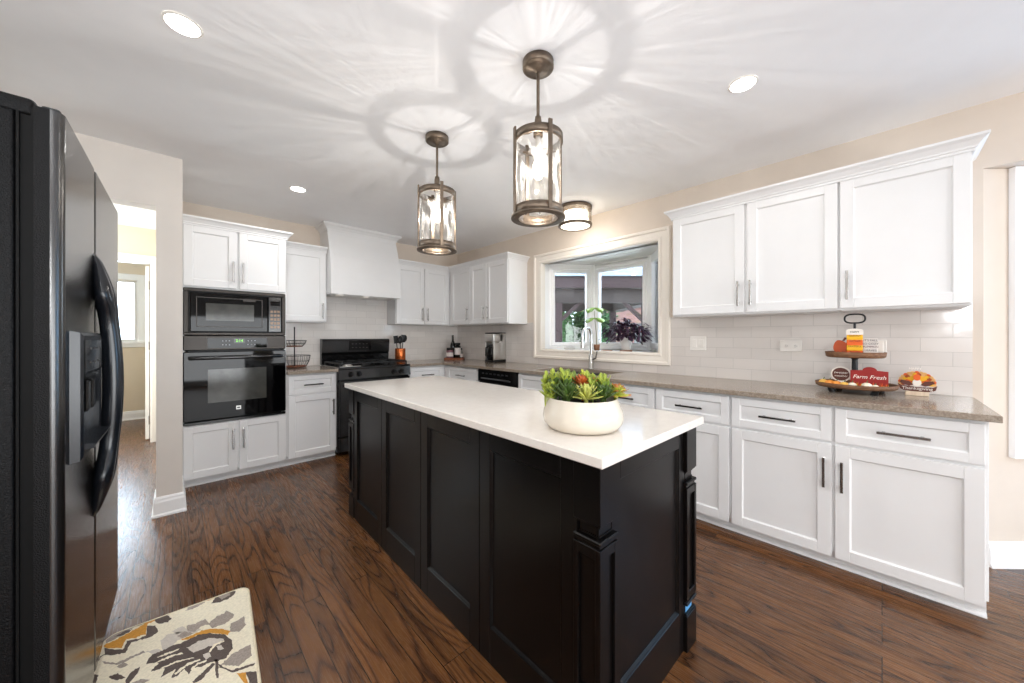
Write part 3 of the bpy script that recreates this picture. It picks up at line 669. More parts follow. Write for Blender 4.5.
b = MB(); b.box(.15, .565, -.0065, -.004, 1.150, 1.238); b.build('touch_panel', BLACKGLASS, cp)
b = MB(); b.box(.325, .40, -.0072, -.0066, 1.192, 1.232); b.build('display', mat('dark_green_lcd', (14, 30, 10), .2), cp)
b = MB(); b.text('2:14', .030, T(.363, -.0076, 1.212), .0002); b.build('clock_digits', GREENLED, cp)
for x in (.25, .272, .294, .425, .45, .475):
    for z in (1.178, 1.212): b = MB(); b.box(x-.0045, x+.0045, -.0072, -.0066, z-.003, z+.003); b.build('button', DIGIT, cp)
b = MB(); b.box(0, W, -.012, .03, .548, 1.122, .006); b.build('door', BLACKGLASS, c)
dd = c.children[-1]
b = MB(); b.box(.152, .56, -.0132, -.0122, .69, .972); b.build('window', DGLASS, dd)
b = MB(); b.rbox(.03, W-.03, -.062, -.040, 1.055, 1.085, .009); b.box(.05, .08, -.045, -.011, 1.058, 1.082, .003); b.box(W-.08, W-.05, -.045, -.011, 1.058, 1.082, .003); b.build('handle', BLACKGLOSS, dd)
b = MB(); b.box(.340, .374, -.0138, -.0122, .612, .644); b.build('badge', STEEL, dd)
bd = c.children[-1]
b = MB(); b.box(.347, .367, -.0145, -.0139, .622, .634); b.build('badge_mark', BLACKGLOSS, dd)
b = MB(); b.box(0, W, -.004, .03, .518, .542, .004); b.build('lower_trim', BLACKGLOSS, c)

# range
c = thing('range', 'black gas range under the white hood', 'range', (1.2415, 3.90, 0)); W = .802
b = MB(); b.box(0, W, .03, .62, .03, .90, .003); b.build('body', BLACKGLOSS, c)
b = MB(); b.box(0, W, -.012, .60, .9005, .925, .006); b.build('cooktop', BLACKGLOSS, c)
b = MB(); b.prism([(-.02, .80), (.03, .79), (.03, .90), (0, .90)], 0, W, 'x'); b.build('control_panel', BLACKGLOSS, c)
cp = c.children[-1]
for x in (.12, .205, .60, .685):
    b = MB(); b.cyl((x, -.010, .852), (x, -.022, .850), .026, .024, 20); b.cyl((x, -.022, .850), (x, -.045, .846), .02, .017, 20); b.box(x-.004, x+.004, -.05, -.02, .83, .866, .001); b.build('knob', BLACKMATTE, c)
b = MB(); b.box(.006, W-.006, -.012, .028, .20, .785, .006); b.build('oven_door', BLACKGLOSS, c)
od = c.children[-1]
b = MB(); b.box(.14, W-.14, -.0135, -.0122, .34, .63); b.build('window', BLACKGLASS, od)
b = MB(); b.rbox(.05, W-.05, -.062, -.038, .715, .742, .009); b.box(.07, .10, -.042, -.01, .718, .74); b.box(W-.10, W-.07, -.042, -.01, .718, .74); b.build('handle', BLACKGLOSS, od)
b = MB(); b.box(.006, W-.006, -.01, .028, .04, .19, .006); b.build('lower_drawer', BLACKGLOSS, c)
bg_ = [(.59, .92), (.575, 1.03), (.588, 1.035), (.565, 1.06), (.555, 1.20), (.562, 1.216), (.585, 1.222), (.642, 1.222), (.642, .92)]
b = MB(); b.prism(bg_, 0, W, 'x'); b.build('backguard', BLACKGLOSS, c)
gd = c.children[-1]
b = MB(); b.add([(.30, .5575, 1.085), (.56, .5575, 1.085), (.56, .551, 1.195), (.30, .551, 1.195)], [(0, 1, 2, 3)]); b.build('display_panel', BLACKGLASS, gd)
for i in range(5):
    for z in (1.115, 1.16): b = MB(); b.box(.33+i*.043, .345+i*.043, .549, .5535, z-.003, z+.003); b.build('button', SLOT, gd)
for gx in (.02, .275, .53):
    b = MB(); x1 = gx+.25
    for y in (.04, .29, .54): b.box(gx, x1, y-.006, y+.006, .952, .966, .002)
    for x in (gx+.006, gx+.125, x1-.006): b.box(x-.006, x+.006, .04, .54, .952, .966, .002)
    for x in (gx+.006, x1-.006):
        for y in (.04, .54): b.box(x-.006, x+.006, y-.006, y+.006, .925, .955)
    b.build('burner_grate', BLACKMATTE, c)
for bx, by in ((.145, .16), (.145, .42), (.40, .29), (.655, .16), (.655, .42)):
    b = MB(); b.lathe([(0, .95), (.035, .95), (.038, .944), (.038, .936), (.05, .934), (.05, .9255)], 20, (bx, by, 0)); b.build('burner', STEEL if bx < .2 and by < .2 else BLACKMATTE, c)  # left front burner is steel to stand in for a silver reflection there
b = MB(); b.box(.02, .24, .02, .05, .9255, .932, .002); b.build('reflection_strip', STEEL, c)  # steel strip stands in for the silver reflection at the left front

# dishwasher
c = thing('dishwasher', 'black dishwasher between the corner drawers and sink cabinet', 'dishwasher', (XD, 3.222, 0), RW); W = .644
b = MB(); b.box(.004, W-.004, 0, .56, .10, .882); b.build('body', BLACKMATTE, c)
b = MB(); b.box(.002, W-.002, -.022, 0, .105, .735, .004); b.build('door', BLACKGLOSS, c)
b = MB(); b.box(.002, W-.002, -.026, 0, .74, .880, .006); b.build('control_panel', BLACKGLOSS, c)
cp = c.children[-1]
b = MB(); b.box(.06, W-.12, -.0285, -.0262, .775, .787); b.box(W-.20, W-.10, -.0285, -.0262, .772, .784); b.build('handle_strip', mat('grey_strip', (120, 120, 122), .3, .4), cp)
for i in range(7): b = MB(); b.box(.08+i*.065, .115+i*.065, -.0275, -.0262, .828, .842); b.build('button', KEYS, cp)
b = MB(); b.box(.01, W-.01, .05, .06, 0, .10); b.build('kick_plate', BLACKMATTE, c)

# ------------------------------------------------------------------ island
RI = R(-1.1)
isl = thing('kitchen_island', 'large black stained kitchen island with panelled sides and corner posts', 'kitchen island', (.836, .5215, 0), RI)
IW, IL = .742, 2.11
b = MB(); px0, px1, py0, py1 = .045, IW-.045, .055, IL-.055
b.box(px0, px1, py0, py1, .02, .888); b.build('body', BLACKWOOD, isl)
def island_panel(name, x0, x1, Tm, z0=.0, z1=.888, rail=.075, base=.14, st=.062):
    b = MB(); t = .018
    b.box(x0, x0+st, -t, 0, z0, z1, .0015, T=Tm); b.box(x1-st, x1, -t, 0, z0, z1, .0015, T=Tm)
    b.box(x0+st, x1-st, -t, 0, z1-rail, z1, .0015, T=Tm); b.box(x0+st, x1-st, -t, 0, z0, z0+base, .0015, T=Tm)
    b.box(x0+st, x1-st, -t+.012, 0, z0+base, z1-rail, T=Tm)
    b.frame(x0+st, x1-st, z0+base, z1-rail, [(-.007, -t+.0118), (-.001, -t+.004), (.001, -t+.003), (.001, -t+.0118)], T=Tm)
    return b.build(name, BLACKWOOD, isl)
n = 4; ya, yb = .105, IL-.105; stp = (yb-ya)/n
for i in range(n):
    TL_ = Matrix.Translation((px0, ya+stp*(i+1), 0)) @ Matrix.Rotation(R(-90), 4, 'Z')
    island_panel('side_panel', .002, stp-.002, TL_)
    TRt = Matrix.Translation((px1, ya+stp*i, 0)) @ Matrix.Rotation(R(90), 4, 'Z')
    island_panel('side_panel', .002, stp-.002, TRt)
island_panel('end_panel', .105, IW-.105, Matrix.Translation((0, py0, 0)), base=.17, st=.05)
island_panel('end_panel', -(IW-.105), -.105, Matrix.Translation((0, py1, 0)) @ Matrix.Rotation(pi, 4, 'Z'), base=.17, st=.05)
def post(x, y):
    b = MB(); w = .047
    def sq(h, z0, z1, bev=.0015): b.box(x-h, x+h, y-h, y+h, z0, z1, bev)
    sq(w, .715, .889); sq(w-.004, .709, .715); 
    sq(w-.0145, .672, .712)                                   # neck
    for dx, dy in ((-1, 0), (1, 0), (0, -1), (0, 1)):          # framed tablet on each neck face
        h = w-.0145
        if dx: b.box(x+dx*h-.003, x+dx*h+.003, y-h, y+h, .676, .681); b.box(x+dx*h-.003, x+dx*h+.003, y-h, y+h, .701, .706)
        else: b.box(x-h, x+h, y+dy*h-.003, y+dy*h+.003, .676, .681); b.box(x-h, x+h, y+dy*h-.003, y+dy*h+.003, .701, .706)
    sq(w+.001, .660, .672, .003); sq(w-.005, .648, .660)
    zt, zb = .648, .205
    sq(w-.010, zb, zt, 0)                                      # shaft core with framed recessed faces
    for sx in (-1, 1):
        for sy in (-1, 1):
            x0, x1 = (x+sx*w, x+sx*(w-.018)); y0, y1 = (y+sy*w, y+sy*(w-.018)); b.box(x0, x1, y0, y1, zb, zt, .0012)
    for z0, z1 in ((zt-.03, zt), (zb, zb+.03)): sq(w-.0008, z0, z1)
    sq(w-.005, .195, .205); sq(w+.001, .183, .195, .003); sq(w-.0145, .148, .184); sq(w-.004, .142, .148); sq(w, .0, .142)
    return b.build('corner_post', BLACKWOOD, isl)
for x in (.069, IW-.069):
    for y in (.069, IL-.069): post(x, y)
b = MB(); b.box(0, IW, 0, IL, .889, .92, .003); b.build('worktop', QUARTZ, isl)
b = MB(); b.box(IW-.100, IW-.042, .0340, .0362, .148, .184); o = b.build('tape', TAPE, isl); o['label'] = 'scrap of blue masking tape'

# ------------------------------------------------------------------ refrigerator
RF = R(-1.1)
c = thing('refrigerator', 'black side by side refrigerator with pebbled finish and water dispenser', 'refrigerator', (-.20, 1.447, 0), RF)
FL = 1.0; SP = .425
b = MB(); b.rbox(-.80, -.075, .004, FL-.004, .03, 1.80, .008); b.build('body', FRIDGE, c)
b = MB(); b.box(-.075, -.05, .012, FL-.012, .10, 1.80); b.box(-.052, -.047, .006, FL-.006, .09, 1.815); b.box(-.0735, -.069, .004, .02, .10, 1.80); b.build('gasket', RUBBER, c)
def fdoor(y0, y1):
    b = MB(); pts = []; n_ = 10; rr = .022
    for i in range(13):
        a = pi/2*i/12; pts.append((-rr+rr*sin(a)-.0, y0+rr-rr*cos(a)))
    for i in range(7):
        a = pi/2*i/6; pts.append((-rr+rr*cos(a), y1-rr*.4+rr*.4*sin(a)))
    pts = [(-.047, y0)]+pts+[(-.047, y1)]
    b.prism(pts, .09, 1.82, 'z'); b.m[2] = 1
    return b.build('door', [FRIDGEFRONT, FRIDGE], c)
d1 = fdoor(0, SP-.004); d2 = fdoor(SP+.004, FL)
def fhandle(par, yc, ysgn):
    # bow handle: pointed at both ends, spreading where it leaves the door, slimmer in the middle
    b = MB(); n_ = 40; m_ = 14; z0, z1 = .635, 1.535; vs = []; fs = []
    for i in range(n_+1):
        t = i/n_; z = z0+(z1-z0)*t; k = max(.0, sin(pi*t)); bump = math.exp(-((min(t, 1-t)-.15)/.075)**2)
        xc = .046*k**.7-.004; rx = .003+.021*k**.45+.006*bump; ry = .003+.0125*k**.35+.020*bump
        y = yc+ysgn*bump*.016
        vs += [(xc+rx*cos(2*pi*q/m_), y+ry*sin(2*pi*q/m_), z) for q in range(m_)]
    for i in range(n_):
        for q in range(m_): fs.append((i*m_+q, i*m_+(q+1) % m_, (i+1)*m_+(q+1) % m_, (i+1)*m_+q))
    fs += [list(range(m_)), [n_*m_+q for q in range(m_)]]
    b.add(vs, fs, 0, True); return b.build('handle', FRIDGETRIM, par)
fhandle(d1, SP-.020, -1); fhandle(d2, SP+.020, 1)
# dispenser on the near door
dp = MB(); 
y0, y1, z0, z1 = .05, .36, .88, 1.27
dp.frame(y0+.035, y1-.02, z0+.05, z1-.03, [(0, 0), (0, -.020), (.012, -.023), (.020, -.018), (.025, 0)], T=Matrix.Rotation(R(90), 4, 'Z'))
o = dp.build('dispenser_frame', FRIDGETRIM, d1)
b = MB(); b.box(.0005, .004, y0+.035, y1-.02, z0+.05, z1-.03); b.build('dispenser_recess', mat('blue_black_recess', (16, 28, 40), .12), o)
b = MB(); b.prism([(.004, 1.115), (.026, 1.15), (.026, 1.24), (.004, 1.24)], y0+.035, y1-.02, 'y'); b.build('dispenser_controls', BLACKGLOSS, o)
for z in (1.175, 1.215):
    for y in (.14, .20, .26): b = MB(); b.box(.0262, .0272, y, y+.012, z-.003, z+.003); b.build('button', SLOT, o)
b = MB(); b.prism([(.003, .932), (.04, .938), (.045, .95), (.003, .955)], y0+.03, y1-.015, 'y'); b.build('drip_tray', FRIDGETRIM, o)
b = MB(); b.box(.004, .02, .16, .20, 1.03, 1.12, .004); b.box(.004, .02, .24, .28, 1.03, 1.12, .004); b.build('paddle', BLACKGLOSS, o)
for y in (.06, FL-.06):
    b = MB(); b.rbox(-.04, -.008, y-.04, y+.03, 1.8195, 1.834, .006); b.build('hinge_cover', FRIDGETRIM, c)
b = MB(); b.rbox(-.80, -.045, .006, FL-.006, 1.795, 1.838, .010); b.build('top_cap', FRIDGE, c)
b = MB(); b.box(-.70, -.085, .02, FL-.02, .0, .085); b.build('base_grille', BLACKMATTE, c)

# ------------------------------------------------------------------ ceiling lights
def streak_light(name, loc, power, color, seed):
    """bulb behind rippled glass: the glass breaks its light into radial rays"""
    l = bpy.data.lights.new(name, 'POINT'); l.energy = power; l.color = color; l.shadow_soft_size = .008; l.use_nodes = True
    nt = l.node_tree; em = nt.nodes['Emission']
    tc = nt.nodes.new('ShaderNodeNewGeometry'); sp = nt.nodes.new('ShaderNodeSeparateXYZ'); nt.links.new(tc.outputs['Incoming'], sp.inputs[0])
    cb = nt.nodes.new('ShaderNodeCombineXYZ'); nt.links.new(sp.outputs['X'], cb.inputs['X']); nt.links.new(sp.outputs['Y'], cb.inputs['Y']); cb.inputs['Z'].default_value = 0
    nm = nt.nodes.new('ShaderNodeVectorMath'); nm.operation = 'NORMALIZE'; nt.links.new(cb.outputs[0], nm.inputs[0])
    zs = nt.nodes.new('ShaderNodeMath'); zs.operation = 'MULTIPLY'; nt.links.new(sp.outputs['Z'], zs.inputs[0]); zs.inputs[1].default_value = .05
    cz = nt.nodes.new('ShaderNodeCombineXYZ'); nt.links.new(zs.outputs[0], cz.inputs['Z'])
    ad = nt.nodes.new('ShaderNodeVectorMath'); ad.operation = 'ADD'; nt.links.new(nm.outputs[0], ad.inputs[0]); nt.links.new(cz.outputs[0], ad.inputs[1])
    nz = nt.nodes.new('ShaderNodeTexNoise'); nz.inputs['Scale'].default_value = 34.0+seed; nz.inputs['Detail'].default_value = 2.0; nz.inputs['Roughness'].default_value = .5
    nt.links.new(ad.outputs[0], nz.inputs['Vector'])
    mr = nt.nodes.new('ShaderNodeMapRange'); mr.interpolation_type = 'SMOOTHSTEP'
    mr.inputs['From Min'].default_value = .42; mr.inputs['From Max'].default_value = .68; mr.inputs['To Min'].default_value = .55; mr.inputs['To Max'].default_value = 1.75
    nt.links.new(nz.outputs['Fac'], mr.inputs['Value'])
    # the lantern glass throws more light out sideways than straight up past the socket
    el = nt.nodes.new('ShaderNodeValToRGB'); el.color_ramp.interpolation = 'LINEAR'; e = el.color_ramp.elements
    for p_, v_ in ((.12, .62), (.30, 1.0), (.55, .50)): e.new(p_).color = (v_, v_, v_, 1)
    e[0].color = (.42, .42, .42, 1); e[-1].color = (.2, .2, .2, 1)
    nt.links.new(sp.outputs['Z'], el.inputs['Fac'])
    mm = nt.nodes.new('ShaderNodeMath'); mm.operation = 'MULTIPLY'; nt.links.new(mr.outputs[0], mm.inputs[0]); nt.links.new(el.outputs['Color'], mm.inputs[1])
    m2 = nt.nodes.new('ShaderNodeMath'); m2.operation = 'MULTIPLY'; nt.links.new(mm.outputs[0], m2.inputs[0]); m2.inputs[1].default_value = 2.4
    nt.links.new(m2.outputs[0], em.inputs['Strength'])
    o = bpy.data.objects.new(name, l); COL.objects.link(o); o.location = loc; return o
def pendant(x, y, label, rz, seed):
    c = thing('pendant_light', label, 'pendant light', (x, y, 0), rz, 'pendant lights over the island')
    b = MB(); b.lathe([(0, 2.5195), (.072, 2.5195), (.072, 2.490), (.064, 2.484), (.052, 2.487), (.050, 2.483), (.018, 2.478), (.012, 2.47), (0, 2.47)], 40); b.build('canopy', BRONZE, c)
    b = MB(); b.cyl((0, 0, 2.475), (0, 0, 2.26), .0075, seg=14); b.build('rod', BRONZE, c)
    b = MB(); b.lathe([(0, 2.27), (.014, 2.265), (.017, 2.24), (.017, 2.21), (.022, 2.2), (.022, 2.175), (0, 2.175)], 20)
    b.build('hub', BRONZE, c)
    r = .108
    b = MB(); b.lathe([(r-.004, 2.14), (r+.006, 2.14), (r+.006, 2.175), (r-.004, 2.175), (r-.004, 2.14)], 48)
    for k in range(3):
        a = 2*pi*k/3+.5; b.tube([(.015*cos(a), .015*sin(a), 2.207), (.05*cos(a), .05*sin(a), 2.18), ((r-.002)*cos(a), (r-.002)*sin(a), 2.161)], .005, 8)
    b.build('upper_ring', BRONZE, c)
    b = MB(); b.lathe([(r-.004, 1.803), (r+.006, 1.803), (r+.006, 1.841), (r-.004, 1.841), (r-.004, 1.803)], 48); b.lathe([(r-.018, 1.793), (r+.017, 1.793), (r+.017, 1.803), (r-.018, 1.803), (r-.018, 1.793)], 48); b.build('lower_ring', BRONZE, c)
    for k in range(4):
        a = pi*k/2
        b = MB(); Tk = Matrix.Rotation(a, 4, 'Z'); b.box(r+.005, r+.014, -.010, .010, 1.799, 2.193, .002, T=Tk); b.build('strap', BRONZE, c)
    b = MB(); b.lathe([(r-.006, 1.805), (r-.006, 2.173)], 64); b.build('glass_shade', SEEDED, c)
    b = MB(); b.cyl((0, 0, 2.175), (0, 0, 2.075), .012, .012, 16); b.build('socket', CHINA, c)
    b = MB(); b.lathe([(0, 1.975), (.012, 1.979), (.024, 1.995), (.028, 2.015), (.024, 2.04), (.014, 2.065), (.012, 2.085)], 20); o = b.build('bulb', BULB, c)
    l = streak_light('pendant_lamp', (x, y, 2.005), 2.9, (1, .97, .94), seed)
    l = bpy.data.lights.new('pendant_glow', 'POINT'); l.energy = .5; l.color = (1, .97, .94); l.shadow_soft_size = .04; o = bpy.data.objects.new('pendant_glow', l); COL.objects.link(o); o.location = (x, y, 2.005); return c
pendant(1.221, 1.103, 'bronze and glass lantern pendant nearest the camera over the island', R(249), 0)
pendant(1.216, 1.963, 'bronze and glass lantern pendant farther away over the island end', R(252), 3)
# flush light above the sink
c = thing('flush_ceiling_light', 'short drum ceiling light with bronze rings in front of the bay window', 'ceiling light', (2.85, 2.085, 0))
r = .152
b = MB(); b.lathe([(0, 2.5195), (r+.008, 2.5195), (r+.008, 2.488), (r-.004, 2.488), (r-.004, 2.512), (0, 2.512)], 48); b.build('upper_ring', BRONZE, c)
b = MB(); b.lathe([(r-.012, 2.325), (r+.012, 2.325), (r+.012, 2.346), (r-.004, 2.346), (r-.012, 2.325)], 48); b.build('lower_ring', BRONZE, c)
b = MB(); b.lathe([(r-.003, 2.342), (r-.003, 2.49)], 48); b.build('glass_shade', SEEDED, c)
b = MB(); b.lathe([(0, 2.332), (r-.013, 2.332), (r-.013, 2.336), (r-.03, 2.40), (r-.03, 2.46), (0, 2.46)], 40); b.build('diffuser', SHADE, c)
for k in range(3):
    a = 2*pi*k/3+.9
    b = MB(); b.cyl(((r+.003)*cos(a), (r+.003)*sin(a), 2.33), ((r+.003)*cos(a), (r+.003)*sin(a), 2.50), .004, seg=8); b.build('strap', BRONZE, c)
l = bpy.data.lights.new('flush_lamp', 'POINT'); l.energy = 3.6; l.color = (1, .97, .94); l.shadow_soft_size = .1; o = bpy.data.objects.new('flush_lamp', l); COL.objects.link(o); o.location = (2.85, 2.085, 2.28)
# recessed downlights
def downlight(x, y, label, power=4.6):
    c = thing('recessed_light', label, 'recessed light', (x, y, ZC), 0, 'recessed ceiling lights')
    b = MB(); b.lathe([(.055, -.001), (.055, -.004), (.060, -.004), (.064, -.001)], 40); b.build('trim_ring', CHINA, c)
    b = MB(); b.lathe([(0, -.004), (.0545, -.004), (.0545, -.001), (0, -.001)], 40); b.build('lens', LED, c)
    l = bpy.data.lights.new('downlight_lamp', 'AREA'); l.shape = 'DISK'; l.size = .10; l.energy = power; l.color = (1, .98, .96)
    o = bpy.data.objects.new('downlight_lamp', l); COL.objects.link(o); o.location = (x, y, ZC-.012)
downlight(.031, 1.975, 'round white recessed light in the ceiling above the refrigerator')
downlight(2.071, .485, 'round white recessed light in the ceiling near the right wall cabinets', 2.6)
downlight(.781, 3.485, 'round white recessed light in the ceiling before the oven tower', 3.0)
downlight(.0, -.9, 'round white recessed light in the ceiling behind the camera')
downlight(2.0, -1.6, 'round white recessed light in the ceiling by the breakfast bay')
downlight(-2.0, -1.4, 'round white recessed light in the living room ceiling')

# ------------------------------------------------------------------ switch plates
def plate(label, y0, y1, z0, z1, kind):
    c = thing('wall_plate', label, 'socket' if kind != 'switch' else 'switch', (XW-TH, (y0+y1)/2, (z0+z1)/2), RW, 'wall plates on the backsplash'); w_, h_ = (y1-y0)/2, (z1-z0)/2
    b = MB(); b.box(-w_, w_, -.007, 0, -h_, h_, .003); b.build('cover', CHINA, c)
    if kind == 'switch':
        for x in (-w_*.45, w_*.45):
            b = MB(); b.box(x-.017, x+.017, -.0105, -.006, -.034, .034, .002); b.build('rocker', CHINA, c)
    else:
        b = MB()
        for x in (-w_*.42, w_*.42):
            b.box(x-.016, x+.016, -.0088, -.006, -.015, .015, .002)
            for q in (-.006, .006): b.box(x-.006, x+.004, -.0092, -.0085, q-.0012, q+.0012, m=1)
            b.cyl((x+.009, -.0092, 0), (x+.009, -.0085, 0), .0025, seg=8, m=1)
        b.build('receptacle', [CHINA, SLOT], c)
plate('cream double rocker switch plate right of the window', 1.003, 1.128, 1.133, 1.250, 'switch')
plate('cream horizontal outlet plate midway along the right backsplash', .388, .512, 1.142, 1.222, 'outlet')
plate('cream horizontal outlet plate behind the tiered tray', -.02, .10, 1.150, 1.230, 'outlet')

# ------------------------------------------------------------------ island bowl with succulents
BX, BY, BZ = 1.080, .757, .92
c = thing('bowl', 'round cream stoneware bowl on the island holding succulents', 'bowl', (BX, BY, BZ))
BS = .975
prof = [(0, .001), (.118, .001), (.13, .006), (.143, .022), (.148, .042), (.145, .064), (.134, .088), (.126, .104), (.1255, .109), (.122, .110), (.119, .104), (.126, .088), (.13, .075), (0, .075)]
b = MB(); b.lathe([(r_*BS, z_) for r_, z_ in prof], 64); o = b.build('shell', CERAMIC, c)
b = MB(); b.lathe([(0, .092), (.06, .091), (.1190, .086), (.1195, .078)], 40); b.build('soil', SOIL, c)
def succ(label, dx, dy, mats, fn):
    # dx: to the right as seen from the camera, dy: away from it
    fw = Vector((.6926, .7213)); rt = Vector((.7213, -.6926)); p = rt*dx+fw*dy
    b = MB(); fn(b); o = b.build('succulent', mats, None, (BX+p.x, BY+p.y, BZ+.09)); tag(o, label, 'succulent', 'succulents in the bowl')
rnd = random.Random(3)
def rosette(L, Wd, layers, per, up0=.2, up1=1.3, tip=None, curve=.1, h=.02):
    def fn(b):
        for k in range(layers):
            t = k/max(1, layers-1); el = up0+(up1-up0)*t; n_ = per-int(t*per*.4)
            for i in range(n_):
                a = 2*pi*i/n_+k*.5+rnd.uniform(-.1, .1)
                dvec = (cos(a)*cos(el), sin(a)*cos(el), sin(el))
                b.leaf((0, 0, h+.006*t), dvec, L*(1-.35*t)*rnd.uniform(.9, 1.05), Wd*(1-.3*t), .0035, curve, 0, tip)
        b.cyl((0, 0, -.03), (0, 0, h+.005), .006, .008, 8)
    return fn
def stalks(n_, spread, hgt, L, Wd, m_tip=1, per=12):
    def fn(b):
        for j in range(n_):
            a = 2*pi*j/n_+rnd.uniform(-.3, .3); rr = spread*math.sqrt(rnd.random()); bx, by = rr*cos(a), rr*sin(a)
            lean = Vector((bx*3.2, by*3.2, 1)).normalized(); hh = hgt*rnd.uniform(.75, 1.05)
            top = Vector((bx, by, 0))+lean*hh
            b.tube([(bx, by, -.02), tuple(top)], .003, 6)
            for q in range(per):
                t = .2+.8*q/per; aa = q*2.4; el = .35+.7*t
                p = Vector((bx, by, 0))+lean*hh*t
                b.leaf(p, (cos(aa)*cos(el), sin(aa)*cos(el), sin(el)), L*(1.1-.35*t), Wd, .004, .12, m_tip if t > .72 else 0)
    return fn
succ('lime topped tall succulent cluster at the left of the bowl', -.082, .0, [G_DARK, G_LIGHT], stalks(9, .038, .108, .036, .016))
succ('lime budded succulent leaning over the left rim of the bowl', -.118, .0, [G_LIGHT, G_LIGHT], stalks(6, .026, .085, .030, .018, 1, 9))
succ('dark green spiky succulent in front left of the bowl', -.062, -.055, [G_DARK, G_MID], rosette(.075, .014, 5, 11, .45, 1.45))
succ('dark green succulent behind the left cluster', -.03, .055, [G_DARK, G_MID], stalks(6, .028, .098, .036, .012))
succ('rust orange rosette succulent at the back of the bowl', .005, .02, [G_RUST, G_RUST], rosette(.058, .024, 5, 9, .3, 1.3, None, .1, .055))
succ('pale yellow green star shaped rosette at the front centre', .0, -.062, [G_PALE, G_YELL], rosette(.074, .015, 5, 12, .1, 1.3, None, .14, .022))
succ('green pointed succulent cluster right of centre in the bowl', .058, .0, [G_MID, G_LIGHT], stalks(8, .038, .092, .038, .017))
succ('dark green spiky succulent at the right front of the bowl', .06, -.05, [G_DARK, G_MID], rosette(.07, .018, 5, 10, .4, 1.4))
succ('yellow green red tipped rosette hanging over the right rim', .118, -.01, [G_YELL, G_TIP], rosette(.058, .032, 4, 9, -.1, 1.1, 1, .1, .03))
succ('olive green tall succulent at the back right of the bowl', .035, .055, [G_MID, G_YELL], stalks(6, .024, .1, .034, .014))

# ------------------------------------------------------------------ tiered tray and signs
TX, TY = 2.985, .115; TZ = .915
c = thing('tiered_tray', 'two tier round wooden tray with black iron handle on the worktop', 'tiered tray', (TX, TY, TZ), RW)
def tray(z, r, m, h=.026):
    b = MB(); b.lathe([(0, z), (r-.008, z), (r, z+.006), (r+.004, z+h), (r-.006, z+h), (r-.010, z+.010), (0, z+.010)], 48); return b.build('tray', m, c)
tray(.028, .180, RUSTIC, .027); tray(.208, .132, RUSTIC, .034)
for a in (.6, 2.2, 3.9, 5.4):
    b = MB(); b.tube([(.13*cos(a), .13*sin(a), .001), (.145*cos(a), .145*sin(a), .028)], [.018, .013], 10); b.build('foot', BLACKMATTE, c)
b = MB(); b.cyl((0, 0, .03), (0, 0, .21), .017, .013, 16); b.cyl((0, 0, .195), (0, 0, .212), .013, .026, 16); b.cyl((0, 0, .22), (0, 0, .415), .006, seg=12); b.build('post', BLACKMATTE, c)
ov = []
for i in range(32):
    a = 2*pi*i/32; cx_, sx_ = cos(a), sin(a); ov.append((.045*(abs(cx_)**.75)*(1 if cx_ > 0 else -1), 0, .443+.027*(abs(sx_)**.75)*(1 if sx_ > 0 else -1)))
b = MB(); b.tube(ov, .0048, 8, closed=True); b.build('handle', BLACKMATTE, c)
UT = TZ+.2185; LT = TZ+.0385
def at(lx, ly): return (TX+ly, TY-lx)
def sign(name, label, lx, ly, z, cat='sign', rz=0., grp='signs on the tiered tray'):
    x, y = at(lx, ly); return thing(name, label, cat, (x, y, z), RW+rz, grp)
# stacked plank sign
s = sign('stacked_sign', 'small stacked plank sign in white, yellow and orange on the upper tray', .0, -.03, UT)
b = MB(); wz = .0
for i, (col, hh) in enumerate(((P_ORNG, .031), (P_YELL, .032), (P_ORNG, .032), (P_YELL, .031))):
    b = MB(); b.box(-.034, .036, -.008, .008, wz+.0005, wz+hh, .002); pk = b.build('plank', col, s)
    b = MB(); b.text(('BLESSED', 'GRATEFUL', 'GATHER', 'HARVEST')[i], .0125, T(.002, -.0088, wz+hh*.78), .0003); b.build('lettering', P_BRWN, pk)
    wz += hh
ps = [(-.036, wz+.0005), (.038, wz+.0005), (.038, wz+.026)]+[(.036*cos(a)+.001, wz+.026+.012*sin(a)) for a in [pi*i/8 for i in range(9)]]+[(-.036, wz+.026)]
b = MB(); b.prism(ps, -.009, .009, 'y'); pk = b.build('plank', P_WHITE, s)
b = MB(); b.text('FARM', .015, T(.001, -.0098, wz+.017), .0003); b.build('lettering', P_BLACK, pk)
s = sign('text_block_sign', 'grey block sign with rows of dark lettering on the upper tray', .068, -.02, UT)
b = MB(); b.box(-.030, .030, -.008, .008, 0, .105, .0015); b.build('board', P_GREY, s)
for tx, z, m__ in (('IT\'S FALL', .093, P_BLACK), ("SO COZY", .073, P_BLACK), ('PUMPKIN', .055, P_PLUM), ("LEAVES", .034, P_BLACK), ('SEASON', .013, P_TAN)):
    b = MB(); b.text(tx, .0155, T(0, -.0087, z), .0003); b.build('lettering', m__, s)
s = sign('plain_block', 'plain cream block at the right of the upper tray', .098, .03, UT, 'block')
b = MB(); b.box(-.022, .024, -.006, .006, 0, .09, .002); b.build('board', P_WHITE, s)
s = sign('rust_pumpkin', 'rust orange wooden pumpkin cut-out left on the upper tray', -.062, -.01, UT, 'ornament')
b = MB(); b.prism([(.034*cos(a), .05+.043*sin(a)+.004*cos(3*a)) for a in [2*pi*i/28 for i in range(28)]], -.008, .008, 'y'); b.build('pumpkin', P_RUST, s)
b = MB(); b.prism([(.006, .088), (.018, .09), (.028, .108), (.018, .112)], -.006, .006, 'y'); b.build('stem', P_BRWN, s)
s = sign('script_tag', 'small white and brown script cut-out at the left edge of the upper tray', -.064, -.075, UT, 'ornament')
b = MB(); b.box(-.034, .034, -.004, .004, 0, .018, .002); b.build('base', P_WHITE, s)
